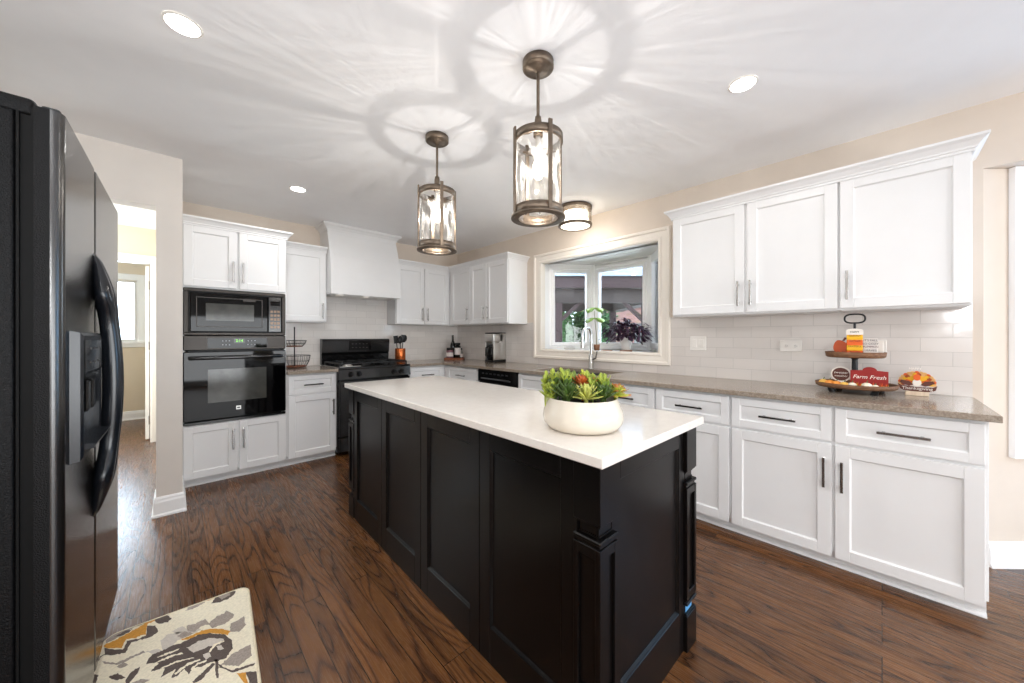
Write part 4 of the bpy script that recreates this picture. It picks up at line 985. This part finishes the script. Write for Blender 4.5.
b = MB(); b.text('fall', .034, T(0, -.0046, .014), .002, font_shear=.3); b.build('lettering', P_BRWN, s)
# round sign and red sign on the lower tray
s = sign('round_sign', 'round white rimmed brown sign on the left of the lower tray', -.060, -.03, LT)
ci = [(.046*cos(2*pi*i/40), .066+.046*sin(2*pi*i/40)) for i in range(40)]
b = MB(); b.prism(ci, -.006, .006, 'y'); b.box(-.02, .02, -.006, .012, 0, .022, .002); b.build('rim', P_WHITE, s)
b = MB(); b.prism([(.039*cos(2*pi*i/40), .066+.039*sin(2*pi*i/40)) for i in range(40)], -.0072, -.0061, 'y'); b.build('face', P_BRWN, s)
b = MB(); b.text('sweater', .020, T(0, -.0078, .076), .0004, font_shear=.25); b.text('weather', .018, T(0, -.0078, .056), .0004, font_shear=.25); b.build('lettering', P_WHITE, s)
s = sign('red_sign', 'dark red Farm Fresh sign with arched top on the lower tray', .062, -.07, LT)
arch = [(-.078, .0), (.078, .0), (.078, .096), (.035, .099)]+[(.030*cos(a)+.003, .099+.020*sin(a)) for a in [pi*i/10 for i in range(11)]]+[(-.035, .099), (-.078, .096)]
b = MB(); b.prism(arch, -.007, .007, 'y'); b.build('board', P_RED, s)
b = MB(); b.text('Farm Fresh', .030, T(0, -.0078, .060), .0006, font_shear=.3); b.build('lettering', P_WHITE, s)
b = MB()
for i in range(26):
    x = -.074+i*.006; hh = rnd.uniform(.014, .036); b.prism([(x-.005, .001), (x+.005, .001), (x+rnd.uniform(-.003, .003), hh)], -.0085, -.0072, 'y', m=i % 3)
b.build('painted_leaves', [P_ORNG, P_YELL, P_RUST], s)
# little pumpkins strung along the front of the lower tray
for i, (lx, ly, m__, r_, lab) in enumerate(((-.135, -.09, PUMPY, .017, 'small yellow pumpkin at the far left of the lower tray'), (-.105, -.115, PUMP, .017, 'small orange pumpkin, second from the left on the lower tray'),
        (-.072, -.135, PUMP, .016, 'small orange pumpkin before the round sign on the lower tray'), (-.038, -.145, PUMPY, .015, 'small pale orange pumpkin right of the one before the round sign'),
        (-.005, -.148, PUMPW, .015, 'small white pumpkin below the tray post'), (.055, -.148, PUMPW, .017, 'small white pumpkin in front of the red sign'), (.088, -.135, PUMPW, .012, 'tiny cream pumpkin at the right of the red sign'))):
    s = sign('mini_pumpkin', lab, lx, ly, LT, 'pumpkin', 0, 'mini pumpkins on the lower tray')
    b = MB(); n_ = 24; vs = []; r_ *= 1.25
    for j in range(9):
        t = pi*j/8
        for k in range(n_):
            a = 2*pi*k/n_; q = 1+.09*cos(6*a); vs.append((r_*q*sin(t)*cos(a), r_*q*sin(t)*sin(a), r_*.8*(1-cos(t)*(1 if True else 0))))
    b.add(vs, [(j*n_+k, j*n_+(k+1) % n_, (j+1)*n_+(k+1) % n_, (j+1)*n_+k) for j in range(8) for k in range(n_)], 0, True); b.build('flesh', m__, s)
    b = MB(); b.tube([(0, 0, r_*1.5), (.002, 0, r_*2.0), (.005, 0, r_*2.2)], .0025, 6); b.build('stem', P_GREEN, s)
# turkey sign
s = thing('turkey_sign', 'round feathered turkey sign with Thanksgiving banner on a wooden stand', 'sign', (3.04, -.136, .915), RW)
b = MB(); b.box(-.045, .045, -.018, .018, 0, .026, .002); b.build('stand', BLOCKW, s)
b = MB()
for row, (r0, n_, cols) in enumerate(((.073, 15, (0, 1, 0)), (.061, 12, (2, 0, 4)), (.047, 9, (2, 1, 2)))):
    for i in range(n_):
        a = pi*(-.04+1.08*i/(n_-1)); L_ = r0; w_ = .011-.001*row; ca, sa = cos(a), sin(a); y = .001*row
        pts = [(0, 0)]+[(ca*L_*t-sa*w_*q, sa*L_*t*.92+ca*w_*q) for t, q in ((.55, .7), (.85, 1), (.97, .6), (1.0, 0), (.97, -.6), (.85, -1), (.55, -.7))]
        b.prism([(p[0], .072+p[1]) for p in pts], -.004-y, .004-y, 'y', m=cols[i % 3])
for sx in (-1, 1): b.prism([(sx*x_, z_) for x_, z_ in ((.012, .062), (.03, .082), (.058, .086), (.066, .076), (.05, .062), (.03, .054))], -.011, -.006, 'y', m=3)
b.build('feathers', [P_TAN, P_ORNG, P_YELL, P_BRWN, P_RUST], s)
b = MB(); b.prism([(.017*cos(2*pi*i/24), .074+.020*sin(2*pi*i/24)) for i in range(24)], -.012, -.007, 'y'); b.prism([(.014*cos(2*pi*i/20), .104+.018*sin(2*pi*i/20)) for i in range(20)], -.014, -.009, 'y', m=1)
b.build('turkey_body', [P_WHITE, P_ORNG], s)
b = MB(); b.prism([(-.074, .066), (-.060, .058), (0, .050), (.060, .052), (.074, .062), (.068, .036), (.052, .027), (0, .022), (-.052, .029), (-.064, .038)], -.017, -.012, 'y'); b.build('banner', P_BRWN, s)
b = MB(); b.text('Thanksgiving', .0225, T(0, -.0178, .042), .0006); b.build('lettering', P_WHITE, s)
b = MB(); b.text('HAPPY', .016, T(-.006, -.006, .152), .003); b.build('lettering', P_WHITE, s)
b = MB(); b.prism([(-.03, .024), (.034, .024), (.03, .036), (-.026, .036)], -.012, -.004, 'y'); b.build('feet', P_YELL, s)

# ------------------------------------------------------------------ far counter things
# two tier wire basket
c = thing('wire_basket', 'two tier black wire basket on the short worktop left of the range', 'wire basket', (.946, 4.372, .915))
b = MB(); b.cyl((0, 0, .018), (0, 0, .425), .006, seg=10); b.cyl((0, 0, .425), (0, 0, .437), .010, .004, 10); b.build('pole', BLACKMATTE, c)
def wbasket(z0, r0, r1, h):
    b = MB()
    for zz, rr in ((z0, r0), (z0+h*.5, r0+(r1-r0)*.72), (z0+h, r1)): b.tube([(rr*cos(2*pi*i/32), rr*sin(2*pi*i/32), zz) for i in range(32)], .0032 if zz > z0+h*.9 else .0022, 6, closed=True)
    for i in range(20):
        a = 2*pi*i/20; b.tube([(r0*cos(a), r0*sin(a), z0), ((r0+(r1-r0)*.72)*cos(a), (r0+(r1-r0)*.72)*sin(a), z0+h*.5), (r1*cos(a), r1*sin(a), z0+h)], .0018, 5)
    b.lathe([(0, z0-.004), (r0, z0-.004), (r0+.004, z0+.008), (r0-.003, z0+.008), (r0-.005, z0), (0, z0)], 32, m=1)
    b.build('basket', [BLACKMATTE, REDWOOD], c)
wbasket(.012, .112, .150, .118); wbasket(.228, .075, .112, .064)
# crock of utensils
c = thing('utensil_crock', 'copper orange utensil crock right of the range', 'crock', (2.152, 4.37, .915))
b = MB(); b.lathe([(0, .001), (.062, .001), (.066, .006), (.067, .09), (.066, .175), (.064, .18), (.060, .176), (.060, .012), (0, .012)], 32); b.build('shell', COPPER, c)
uts = [('spatula', 'black spatula leaning left in the copper crock', -.03, .0, -.14), ('ladle', 'black ladle at the back of the copper crock', .01, .02, .02), ('slotted_spoon', 'black slotted spoon leaning right in the copper crock', .03, -.005, .16), ('spoon', 'dark round spoon in the middle of the copper crock', -.005, -.02, -.03), ('turner', 'grey turner between the spoons in the copper crock', .012, -.022, .08)]
for k, (nm, lab, ux, uy, lean) in enumerate(uts):
    c = thing(nm, lab, 'utensil', (2.152+ux*.6, 4.37+uy, .93), 0, 'utensils in the copper crock')
    mm_ = BLACKMATTE if k < 4 else FRIDGETRIM
    top = (lean*.24, 0, .235+.012*(k % 3)); b = MB(); b.tube([(0, 0, 0), (lean*.12, 0, .12), top], .0055, 8); b.build('handle', STEEL if k in (1, 2) else mm_, c)
    Th = Matrix.Translation(top) @ Matrix.Rotation(math.atan(lean), 4, 'Y')
    b = MB()
    if nm in ('spatula', 'turner'): b.rbox(-.030, .030, -.005, .005, -.004, .095, .004, T=Th)
    else: b.blob((0, 0, .035), .032, .014, .045, T=Th)
    b.build('head', mm_, c)
# coffee maker facing into the room
c = thing('coffee_maker', 'stainless steel coffee maker on the worktop near the corner', 'coffee maker', (2.966, 3.624, .915), RW)
WC, DC = .185, .235
b = MB(); b.rbox(0, WC, 0, DC, .0, .032, .008, 2); b.build('base', BLACKMATTE, c)
b = MB(); b.rbox(0, WC, .10, DC, .030, .378, .012, 3); b.rbox(.0, .022, .0, .12, .030, .26, .004, 2); b.rbox(WC-.022, WC, .0, .12, .030, .26, .004, 2); b.build('body', STEEL, c)
b = MB(); b.rbox(0, WC, -.006, .16, .262, .372, .012, 3); b.build('head', STEEL, c)
b = MB(); b.rbox(.004, WC-.004, .0, DC-.004, .370, .386, .006, 2); b.build('lid', BLACKGLOSS, c)
b = MB(); b.lathe([(0, .034), (.054, .034), (.064, .05), (.066, .11), (.05, .17), (.046, .19)], 28, (WC/2, .045, 0)); o = b.build('carafe', BLACKGLASS, c)
b = MB(); b.lathe([(.046, .188), (.05, .195), (.05, .225), (.03, .235), (0, .235)], 24, (WC/2, .045, 0)); b.build('carafe_lid', BLACKMATTE, o)
b = MB(); b.tube([(WC/2, -.005, .205), (WC/2, -.06, .19), (WC/2, -.06, .09), (WC/2, -.02, .07)], .007, 8); b.build('carafe_handle', BLACKMATTE, o)
# bottles in the corner
c = thing('wooden_tray', 'low reddish wooden tray in the corner under the bottles', 'tray', (2.955, 4.30, .915), R(-44))
b = MB(); b.box(-.13, .13, -.075, .075, .001, .016, .003); b.box(-.13, .13, -.081, -.073, .001, .028, .002); b.box(-.13, .13, .073, .081, .001, .028, .002); b.box(-.138, -.13, -.08, .08, .001, .028, .002); b.box(.13, .138, -.08, .08, .001, .028, .002); b.build('board', REDWOOD, c)
def bottle(name, label, dx, dy, prof, m, lab=None, cap=None, cat='bottle'):
    fw = Vector((.6926, .7213)); rt = Vector((.7213, -.6926)); p = rt*dx+fw*dy
    c = thing(name, label, cat, (2.955+p.x, 4.30+p.y, .9315), 0, 'bottles and jars on the corner tray')
    hk = 1.1; prof = [(r_, z_*hk) for r_, z_ in prof]; lab = lab and (lab[0], lab[1]*hk, lab[2]*hk); cap = cap and (cap[0], cap[1]*hk, cap[2]*hk)
    b = MB(); b.lathe(prof, 24); b.build('glass', m, c)
    if lab: b = MB(); b.lathe([(lab[0], lab[1]), (lab[0], lab[2])], 24); b.build('paper_label', LABELP, c)
    if cap: b = MB(); b.lathe([(0, cap[2]), (cap[0], cap[2]), (cap[0], cap[1]), (0, cap[1])], 24); b.build('cap', BLACKMATTE, c)
bottle('wine_bottle', 'tall dark wine bottle at the back of the corner tray', -.03, .03, [(0, 0), (.037, 0), (.038, .17), (.030, .20), (.015, .235), (.0145, .30), (.016, .305), (.0, .307)], BOTTLE)
bottle('jar', 'squat glass jar with black lid at the left of the corner tray', -.062, -.03, [(0, 0), (.048, 0), (.05, .01), (.05, .105), (.045, .112), (0, .112)], RED_TILE, (.0505, .03, .08), (.048, .112, .140), 'jar')
bottle('oil_bottle', 'dark bottle with white label on the corner tray', .045, .0, [(0, 0), (.045, 0), (.046, .15), (.042, .165), (.03, .17), (0, .172)], BOTTLE, (.0465, .05, .14), (.040, .172, .205))
bottle('spice_bottle', 'small clear bottle at the right of the corner tray', .095, .005, [(0, 0), (.024, 0), (.025, .08), (.014, .095), (.014, .115), (0, .116)], JARGLASS, (.0255, .02, .06), (.016, .116, .135))

# ------------------------------------------------------------------ plants on the window sill
def lp(x, y, z): return (x, y, z)
c = thing('potted_plant', 'bushy dark purple plant in a white pot on the window sill', 'potted plant', (3.488, 1.891, WZ0+.001))
b = MB(); b.lathe([(0, 0), (.06, 0), (.064, .008), (.064, .012), (0, .012)], 28); b.build('saucer', TERRA, c)
b = MB(); b.lathe([(0, .0125), (.045, .0125), (.05, .02), (.066, .15), (.068, .155), (.062, .155), (.05, .04), (0, .04)], 28); b.build('pot', CHINA, c)
b = MB()
rr_ = random.Random(11)
for i in range(380):
    a = rr_.uniform(0, 2*pi); q = rr_.random()**.5; el = rr_.uniform(-.5, 1.1)
    p = Vector((.19*q*cos(a)*.75, .25*q*sin(a), .235+.11*sin(el*1.4)*(1-.3*q)+rr_.uniform(-.03, .03)-.07*q*q))
    d_ = Vector((cos(a)+rr_.uniform(-.6, .6), sin(a)+rr_.uniform(-.6, .6), rr_.uniform(-.9, .5)))
    b.leaf(p, d_, rr_.uniform(.05, .085), rr_.uniform(.026, .042), .001, -.2, 0)
b.build('foliage', PURPLE, c)
b = MB()
for i in range(16):
    a = 2*pi*i/16; q = .4+.6*(i % 3)/2; b.tube([(0, 0, .10), (.06*q*cos(a), .08*q*sin(a), .22), (.12*q*cos(a), .18*q*sin(a), .25)], .003, 5)
b.build('stem', PURPLE, c)
c = thing('seedling', 'light green leafy seedling in a small pot on the window sill', 'potted plant', (3.33, 2.15, WZ0+.001))
b = MB(); b.lathe([(0, 0), (.026, 0), (.034, .07), (.036, .072), (.031, .072), (.026, .02), (0, .02)], 20); b.build('pot', TERRA, c)
b = MB(); b.tube([(0, 0, .02), (.004, .01, .2), (-.01, .02, .36), (-.01, .02, .44)], [.005, .004, .003, .002], 6); b.build('stem', STEM, c)
for z, n_, L_ in ((.47, 6, .15), (.36, 6, .16)):
    for i in range(n_):
        b = MB(); a = 2*pi*i/n_+z*9; b.leaf((-.01, .02, z), (cos(a), sin(a), .12), L_, .085, .001, -.45, 0); b.build('leaf', SEED, c)
c = thing('saucer', 'empty terracotta saucer between the two plants on the sill', 'saucer', (3.33, 2.03, WZ0+.001))
b = MB(); b.lathe([(0, 0), (.05, 0), (.06, .014), (.056, .014), (.048, .005), (0, .005)], 28); b.build('dish', TERRA, c)

# ------------------------------------------------------------------ rug
def fpx(x, y, z=.0):
    u = (x-512.9)/354.6; v_ = (y-336.5)/354.6; s_ = (H-z)/v_; S_, C_ = sin(R(43.8445)), cos(R(43.8445))
    return (s_*(S_+u*C_), s_*(C_-u*S_))
c = thing('rug', 'cream floral kitchen rug with charcoal and orange flowers before the refrigerator', 'rug')
def rrect(x0, x1, y0, y1, r, n_=8):
    pts = []
    for cx_, cy_, a0 in ((x1-r, y1-r, 0), (x0+r, y1-r, pi/2), (x0+r, y0+r, pi), (x1-r, y0+r, 1.5*pi)):
        pts += [(cx_+r*cos(a0+pi/2*i/n_), cy_+r*sin(a0+pi/2*i/n_)) for i in range(n_+1)]
    return pts
RUGM = mat('rug_cream_pile', (238, 228, 204), .95, 0, .10, 120, bump=.8, bscale=500)
RUGB = mat('rug_cream_binding', (226, 214, 186), .9, 0, .08, 60, bump=.5, bscale=300)
RUGS = [mat('rug_charcoal', (92, 80, 74), .95, 0, .2, 160, bump=.8, bscale=500), mat('rug_orange', (206, 146, 58), .95, 0, .15, 160, bump=.8, bscale=500), mat('rug_grey', (160, 148, 138), .95, 0, .2, 160, bump=.8, bscale=500), mat('rug_pale_grey', (206, 196, 184), .95, 0, .1, 160, bump=.8, bscale=500)]
MR = Matrix.Translation((.012, 1.86, 0)) @ Matrix.Rotation(R(-4), 4, 'Z')
outl = [(MR @ Vector((x, y, 0)))[:2] for x, y in rrect(-.235, .235, -.40, .345, .045)]
RUGPILE = MB(); RUGPILE.prism(outl, .001, .010)
outl3 = [Vector((p[0], p[1], .006)) for p in outl]
b = MB(); b.tube(outl3, .0058, 8, closed=True); b.build('binding', RUGB, c)
def inside(p):
    q = MR.inverted() @ Vector((p[0], p[1], 0)); return abs(q.x) < .232 and -.397 < q.y < .342
b = RUGPILE
def zpx(cx_, cy_): return (90+cx_*190/1024, 570+cy_*113/609)     # reading frame of the close-up
def shape(pts, m, lift):
    fz = []
    for i_, p0_ in enumerate(pts):
        p1_ = pts[(i_+1) % len(pts)]; n__ = max(1, int(math.hypot(p1_[0]-p0_[0], p1_[1]-p0_[1])/9))
        for k_ in range(n__): fz.append((p0_[0]+(p1_[0]-p0_[0])*k_/n__+rnd.uniform(-3.2, 3.2), p0_[1]+(p1_[1]-p0_[1])*k_/n__+rnd.uniform(-2.6, 2.6)))
    pts = fz
    w_ = [fpx(*zpx(*p), z=.011) for p in pts]
    MI = MR.inverted(); w2 = []
    for p in w_:
        q = MI @ Vector((p[0], p[1], 0)); q.x = max(-.23, min(.23, q.x)); q.y = max(-.395, min(.34, q.y)); g = MR @ q; w2.append((g.x, g.y))
    b.prism(w2, .0095, .0104+lift*.0002, m=m+1)
# centre flower
shape([(300,505),(335,455),(400,430),(440,410),(490,395),(530,375),(590,345),(650,340),(720,345),(765,375),(770,420),(735,470),(690,490),(640,500),(600,520),(560,525),(530,560),(510,530),(470,570),(440,580),(460,530),(380,580),(410,525),(330,545),(370,500)], 0, 1)
shape([(520,420),(590,380),(650,365),(720,370),(700,400),(640,410),(600,430),(560,445)], 3, 2)
shape([(610,455),(640,445),(650,465),(625,485)], 3, 2); shape([(680,410),(710,405),(720,425),(690,430)], 3, 2)
shape([(490,375),(560,345),(620,320),(700,315),(755,330),(740,348),(650,338),(580,350),(520,375)], 1, 3)
shape([(470,360),(510,330),(560,340),(500,368)], 2, 3)
shape([(380,380),(420,345),(500,330),(560,300),(600,320),(540,350),(470,380),(430,420),(390,430)], 3, 0)
shape([(520,300),(570,290),(620,262),(650,290),(600,300),(560,335),(525,330)], 2, 2)
shape([(640,290),(680,250),(720,235),(735,218),(780,240),(750,275),(720,290),(690,300),(660,315)], 2, 3)
shape([(760,290),(830,250),(838,295),(810,330),(750,335)], 2, 2)
shape([(705,510),(770,450),(865,400),(872,460),(800,515)], 2, 1)
shape([(690,505),(760,540),(890,500),(885,512),(770,552),(700,525)], 0, 1); shape([(672,480),(690,480),(694,580),(680,580)], 0, 1); shape([(660,500),(675,505),(600,590),(560,608),(555,600)], 0, 1)
shape([(840,550),(900,545),(905,609),(860,609)], 0, 1); shape([(790,555),(840,550),(850,609),(830,609)], 1, 1)
for sl in ([(380,528),(470,488),(560,470),(560,474),(472,496),(384,532)], [(330,508),(430,462),(500,445),(500,450),(434,470),(334,512)], [(452,560),(520,505),(590,480),(592,485),(526,514),(458,566)],
           [(540,535),(580,500),(630,486),(630,492),(586,508),(546,540)], [(360,470),(430,440),(480,425),(480,430),(434,448),(364,474)], [(640,440),(665,400),(720,380),(722,385),(672,408),(648,444)]): shape(sl, -1, 4)
shape([(300,440),(360,425),(410,440),(350,452)], 3, 0); shape([(440,330),(500,300),(520,318),(470,345)], 3, 0); shape([(130,360),(190,330),(230,320),(180,352)], 0, 5); shape([(230,300),(290,272),(320,268),(270,296)], 0, 5)
# upper left flower
shape([(0,520),(40,470),(80,455),(80,420),(130,430),(180,425),(200,380),(260,370),(300,350),(310,300),(350,300),(370,330),(330,360),(270,375),(220,390),(190,445),(130,458),(70,455),(45,490)], 0, 1)
shape([(60,410),(150,370),(220,330),(280,300),(330,260),(360,225),(365,265),(310,290),(300,345),(240,365),(190,375),(170,420),(100,420)], 1, 2)
shape([(80,380),(150,330),(240,280),(300,262),(350,235),(330,262),(250,300),(170,350),(90,395)], 2, 3)
shape([(345,270),(400,235),(440,258),(420,280),(370,290)], 0, 2)
shape([(380,210),(440,196),(400,225)], 0, 2)
# upper right sprig
shape([(515,220),(540,185),(600,150),(620,175),(560,205)], 2, 1); shape([(590,155),(630,122),(675,140),(640,165)], 1, 2); shape([(655,180),(690,120),(735,98),(785,115),(770,140),(720,165),(690,175)], 0, 2); shape([(690,140),(730,118),(760,130),(710,160)], 2, 3)
# leaves at left bottom
shape([(140,520),(180,495),(205,510),(170,528)], 2, 1); shape([(60,490),(140,500),(290,435),(295,442),(150,510),(80,505)], 2, 0)
shape([(100,575),(150,555),(190,580),(140,595)], 0, 1); shape([(190,590),(225,545),(270,520),(260,550),(210,609),(195,609)], 0, 1); shape([(0,590),(25,560),(45,570),(30,609),(0,609)], 0, 1); shape([(225,609),(280,585),(320,590),(290,609)], 2, 1)
# rest of the pattern towards the camera end
for cx_, cy_, s_ in ((-.08, -.16, 1.0), (.12, -.30, .8)):
    for i in range(9):
        a = 2*pi*i/9; pts = [(cx_+s_*(.02*cos(a)), cy_+s_*.02*sin(a))]+[(cx_+s_*(.08*cos(a+q)*t), cy_+s_*(.08*sin(a+q)*t)) for t, q in ((.6, -.25), (.95, -.14), (1.05, 0), (.95, .14), (.6, .25))]
        pts = [(MR @ Vector((x, y, 0)))[:2] for x, y in pts]; b.prism(pts, .0095, .0105, m=1+i % 3)
b.build('pile', [RUGM]+RUGS, c)

# ------------------------------------------------------------------ outside the bay window
b = MB(); b.box(XW+.2, 40, -20, 40, -.5, -.35); o = struct('ground', b, GRASS, 'pale patio ground outside the bay window', 'ground')
gz = thing('gazebo', 'dark timber gazebo with shingled roof outside the bay window', 'gazebo', (.6926*9, .7213*9, -.35), R(-43.8445))
# local x runs along the gazebo's face, y away from the house; x=0 lies on the line of sight
def gx(px): return (px-512.9)/354.6*9
def gzz(py, d_=9.): return H-(py-336.5)/354.6*d_+.35
g0, g1 = gx(559)-.09, gx(646)+.09
b = MB(); b.box(g0-.5, g1+.6, -.25, -.18, gzz(289), gzz(278)); b.build('fascia', BEAM, gz)
b = MB(); b.box(g0-.25, g1+.35, -.05, .10, gzz(303), gzz(289)); b.box(g0-.25, g0+.1, .1, 3.0, gzz(303), gzz(289)); b.box(g1-.1, g1+.25, .1, 3.0, gzz(303), gzz(289)); b.box(g0-.25, g1+.3, 3.0, 3.15, gzz(303), gzz(289)); b.build('beam', BEAMD, gz)
for x in (g0+.08, g1-.08):
    for y in (0., 3.0):
        b = MB(); b.box(x-.09, x+.09, y-.06, y+.12, 0, gzz(303)-.002, .01); b.build('post', BEAM, gz)
for x, s in ((g0+.08, 1), (g1-.08, -1)):
    b = MB(); b.prism([(x+s*.09, gzz(318)-.1), (x+s*.09, gzz(318)+.04), (x+s*.48, gzz(303)), (x+s*.60, gzz(303))], 0, .09, 'y'); b.build('brace', BEAM, gz)
b = MB(); zr = gzz(278); b.prism([(-.30, zr), (-.30, zr+.02), (1.5, zr+1.1), (3.4, zr), (3.4, zr-.02), (1.5, zr+1.0)], g0-.6, g1+.7, 'x'); b.build('roof', SHINGLE, gz)
b = MB(); b.prism([(-.2, zr-.04), (1.5, zr+.9), (3.3, zr-.04)], g0-.4, g1+.5, 'x'); b.build('ceiling_boards', BEAMD, gz)
def shrub(label, px, d_, rx, hgt, seed):
    r_ = random.Random(seed); u = (px-512.9)/354.6; x = d_*(.6926+u*.7213); y = d_*(.7213-u*.6926)
    c = thing('shrub', label, 'shrub', (x, y, -.35), 0, 'shrubs beyond the gazebo')
    b = MB(); b.cyl((0, 0, 0), (0, 0, hgt*.6), .06, .03, 8); b.build('stem', STEM, c)
    b = MB(); b.blob((0, 0, hgt*.52), rx*.8, rx*.8, hgt*.46, seg=18, rings=10)
    for i in range(900):
        a = r_.uniform(0, 2*pi); q = r_.random()**.45; zz = r_.random(); p = Vector((rx*q*cos(a), rx*q*sin(a), .1+hgt*zz))
        b.leaf(p, (cos(a), sin(a), r_.uniform(-.3, .9)), r_.uniform(.16, .28), r_.uniform(.09, .16), .002, -.2, 0, n=3)
    b.build('foliage', BUSH, c)
shrub('round green shrub behind the left gazebo post', 566, 13.5, .4, 2.6, 1); shrub('green shrub seen in the gap of the left sash', 580, 14.0, .4, 2.75, 2); shrub('green shrub behind the window mullion', 594, 13.5, .4, 2.7, 4); shrub('green shrub left of the brick house', 606, 14.2, .42, 2.6, 3)
shrub('green shrub at the far left outside the window', 550, 14, .45, 2.6, 5)
hs = thing('brick_house', 'pinkish brick house far behind the gazebo', 'house', (.6926*22, .7213*22, -.35), R(-43.8445))
x0, x1 = (610-512.9)/354.6*22, (700-512.9)/354.6*22
b = MB(); b.box(x0, x1, 0, 4, 0, 3.4); b.build('wall', BRICK, hs)
b = MB(); b.box(x0+1.5, x0+2.3, -.03, 0, 1.1, 2.4); b.build('window', DGLASS, hs)
b = MB(); b.prism([(-.3, 3.4), (2, 5.0), (4.3, 3.4)], x0-.3, x1+.3, 'x'); b.build('roof', SHINGLE, hs)
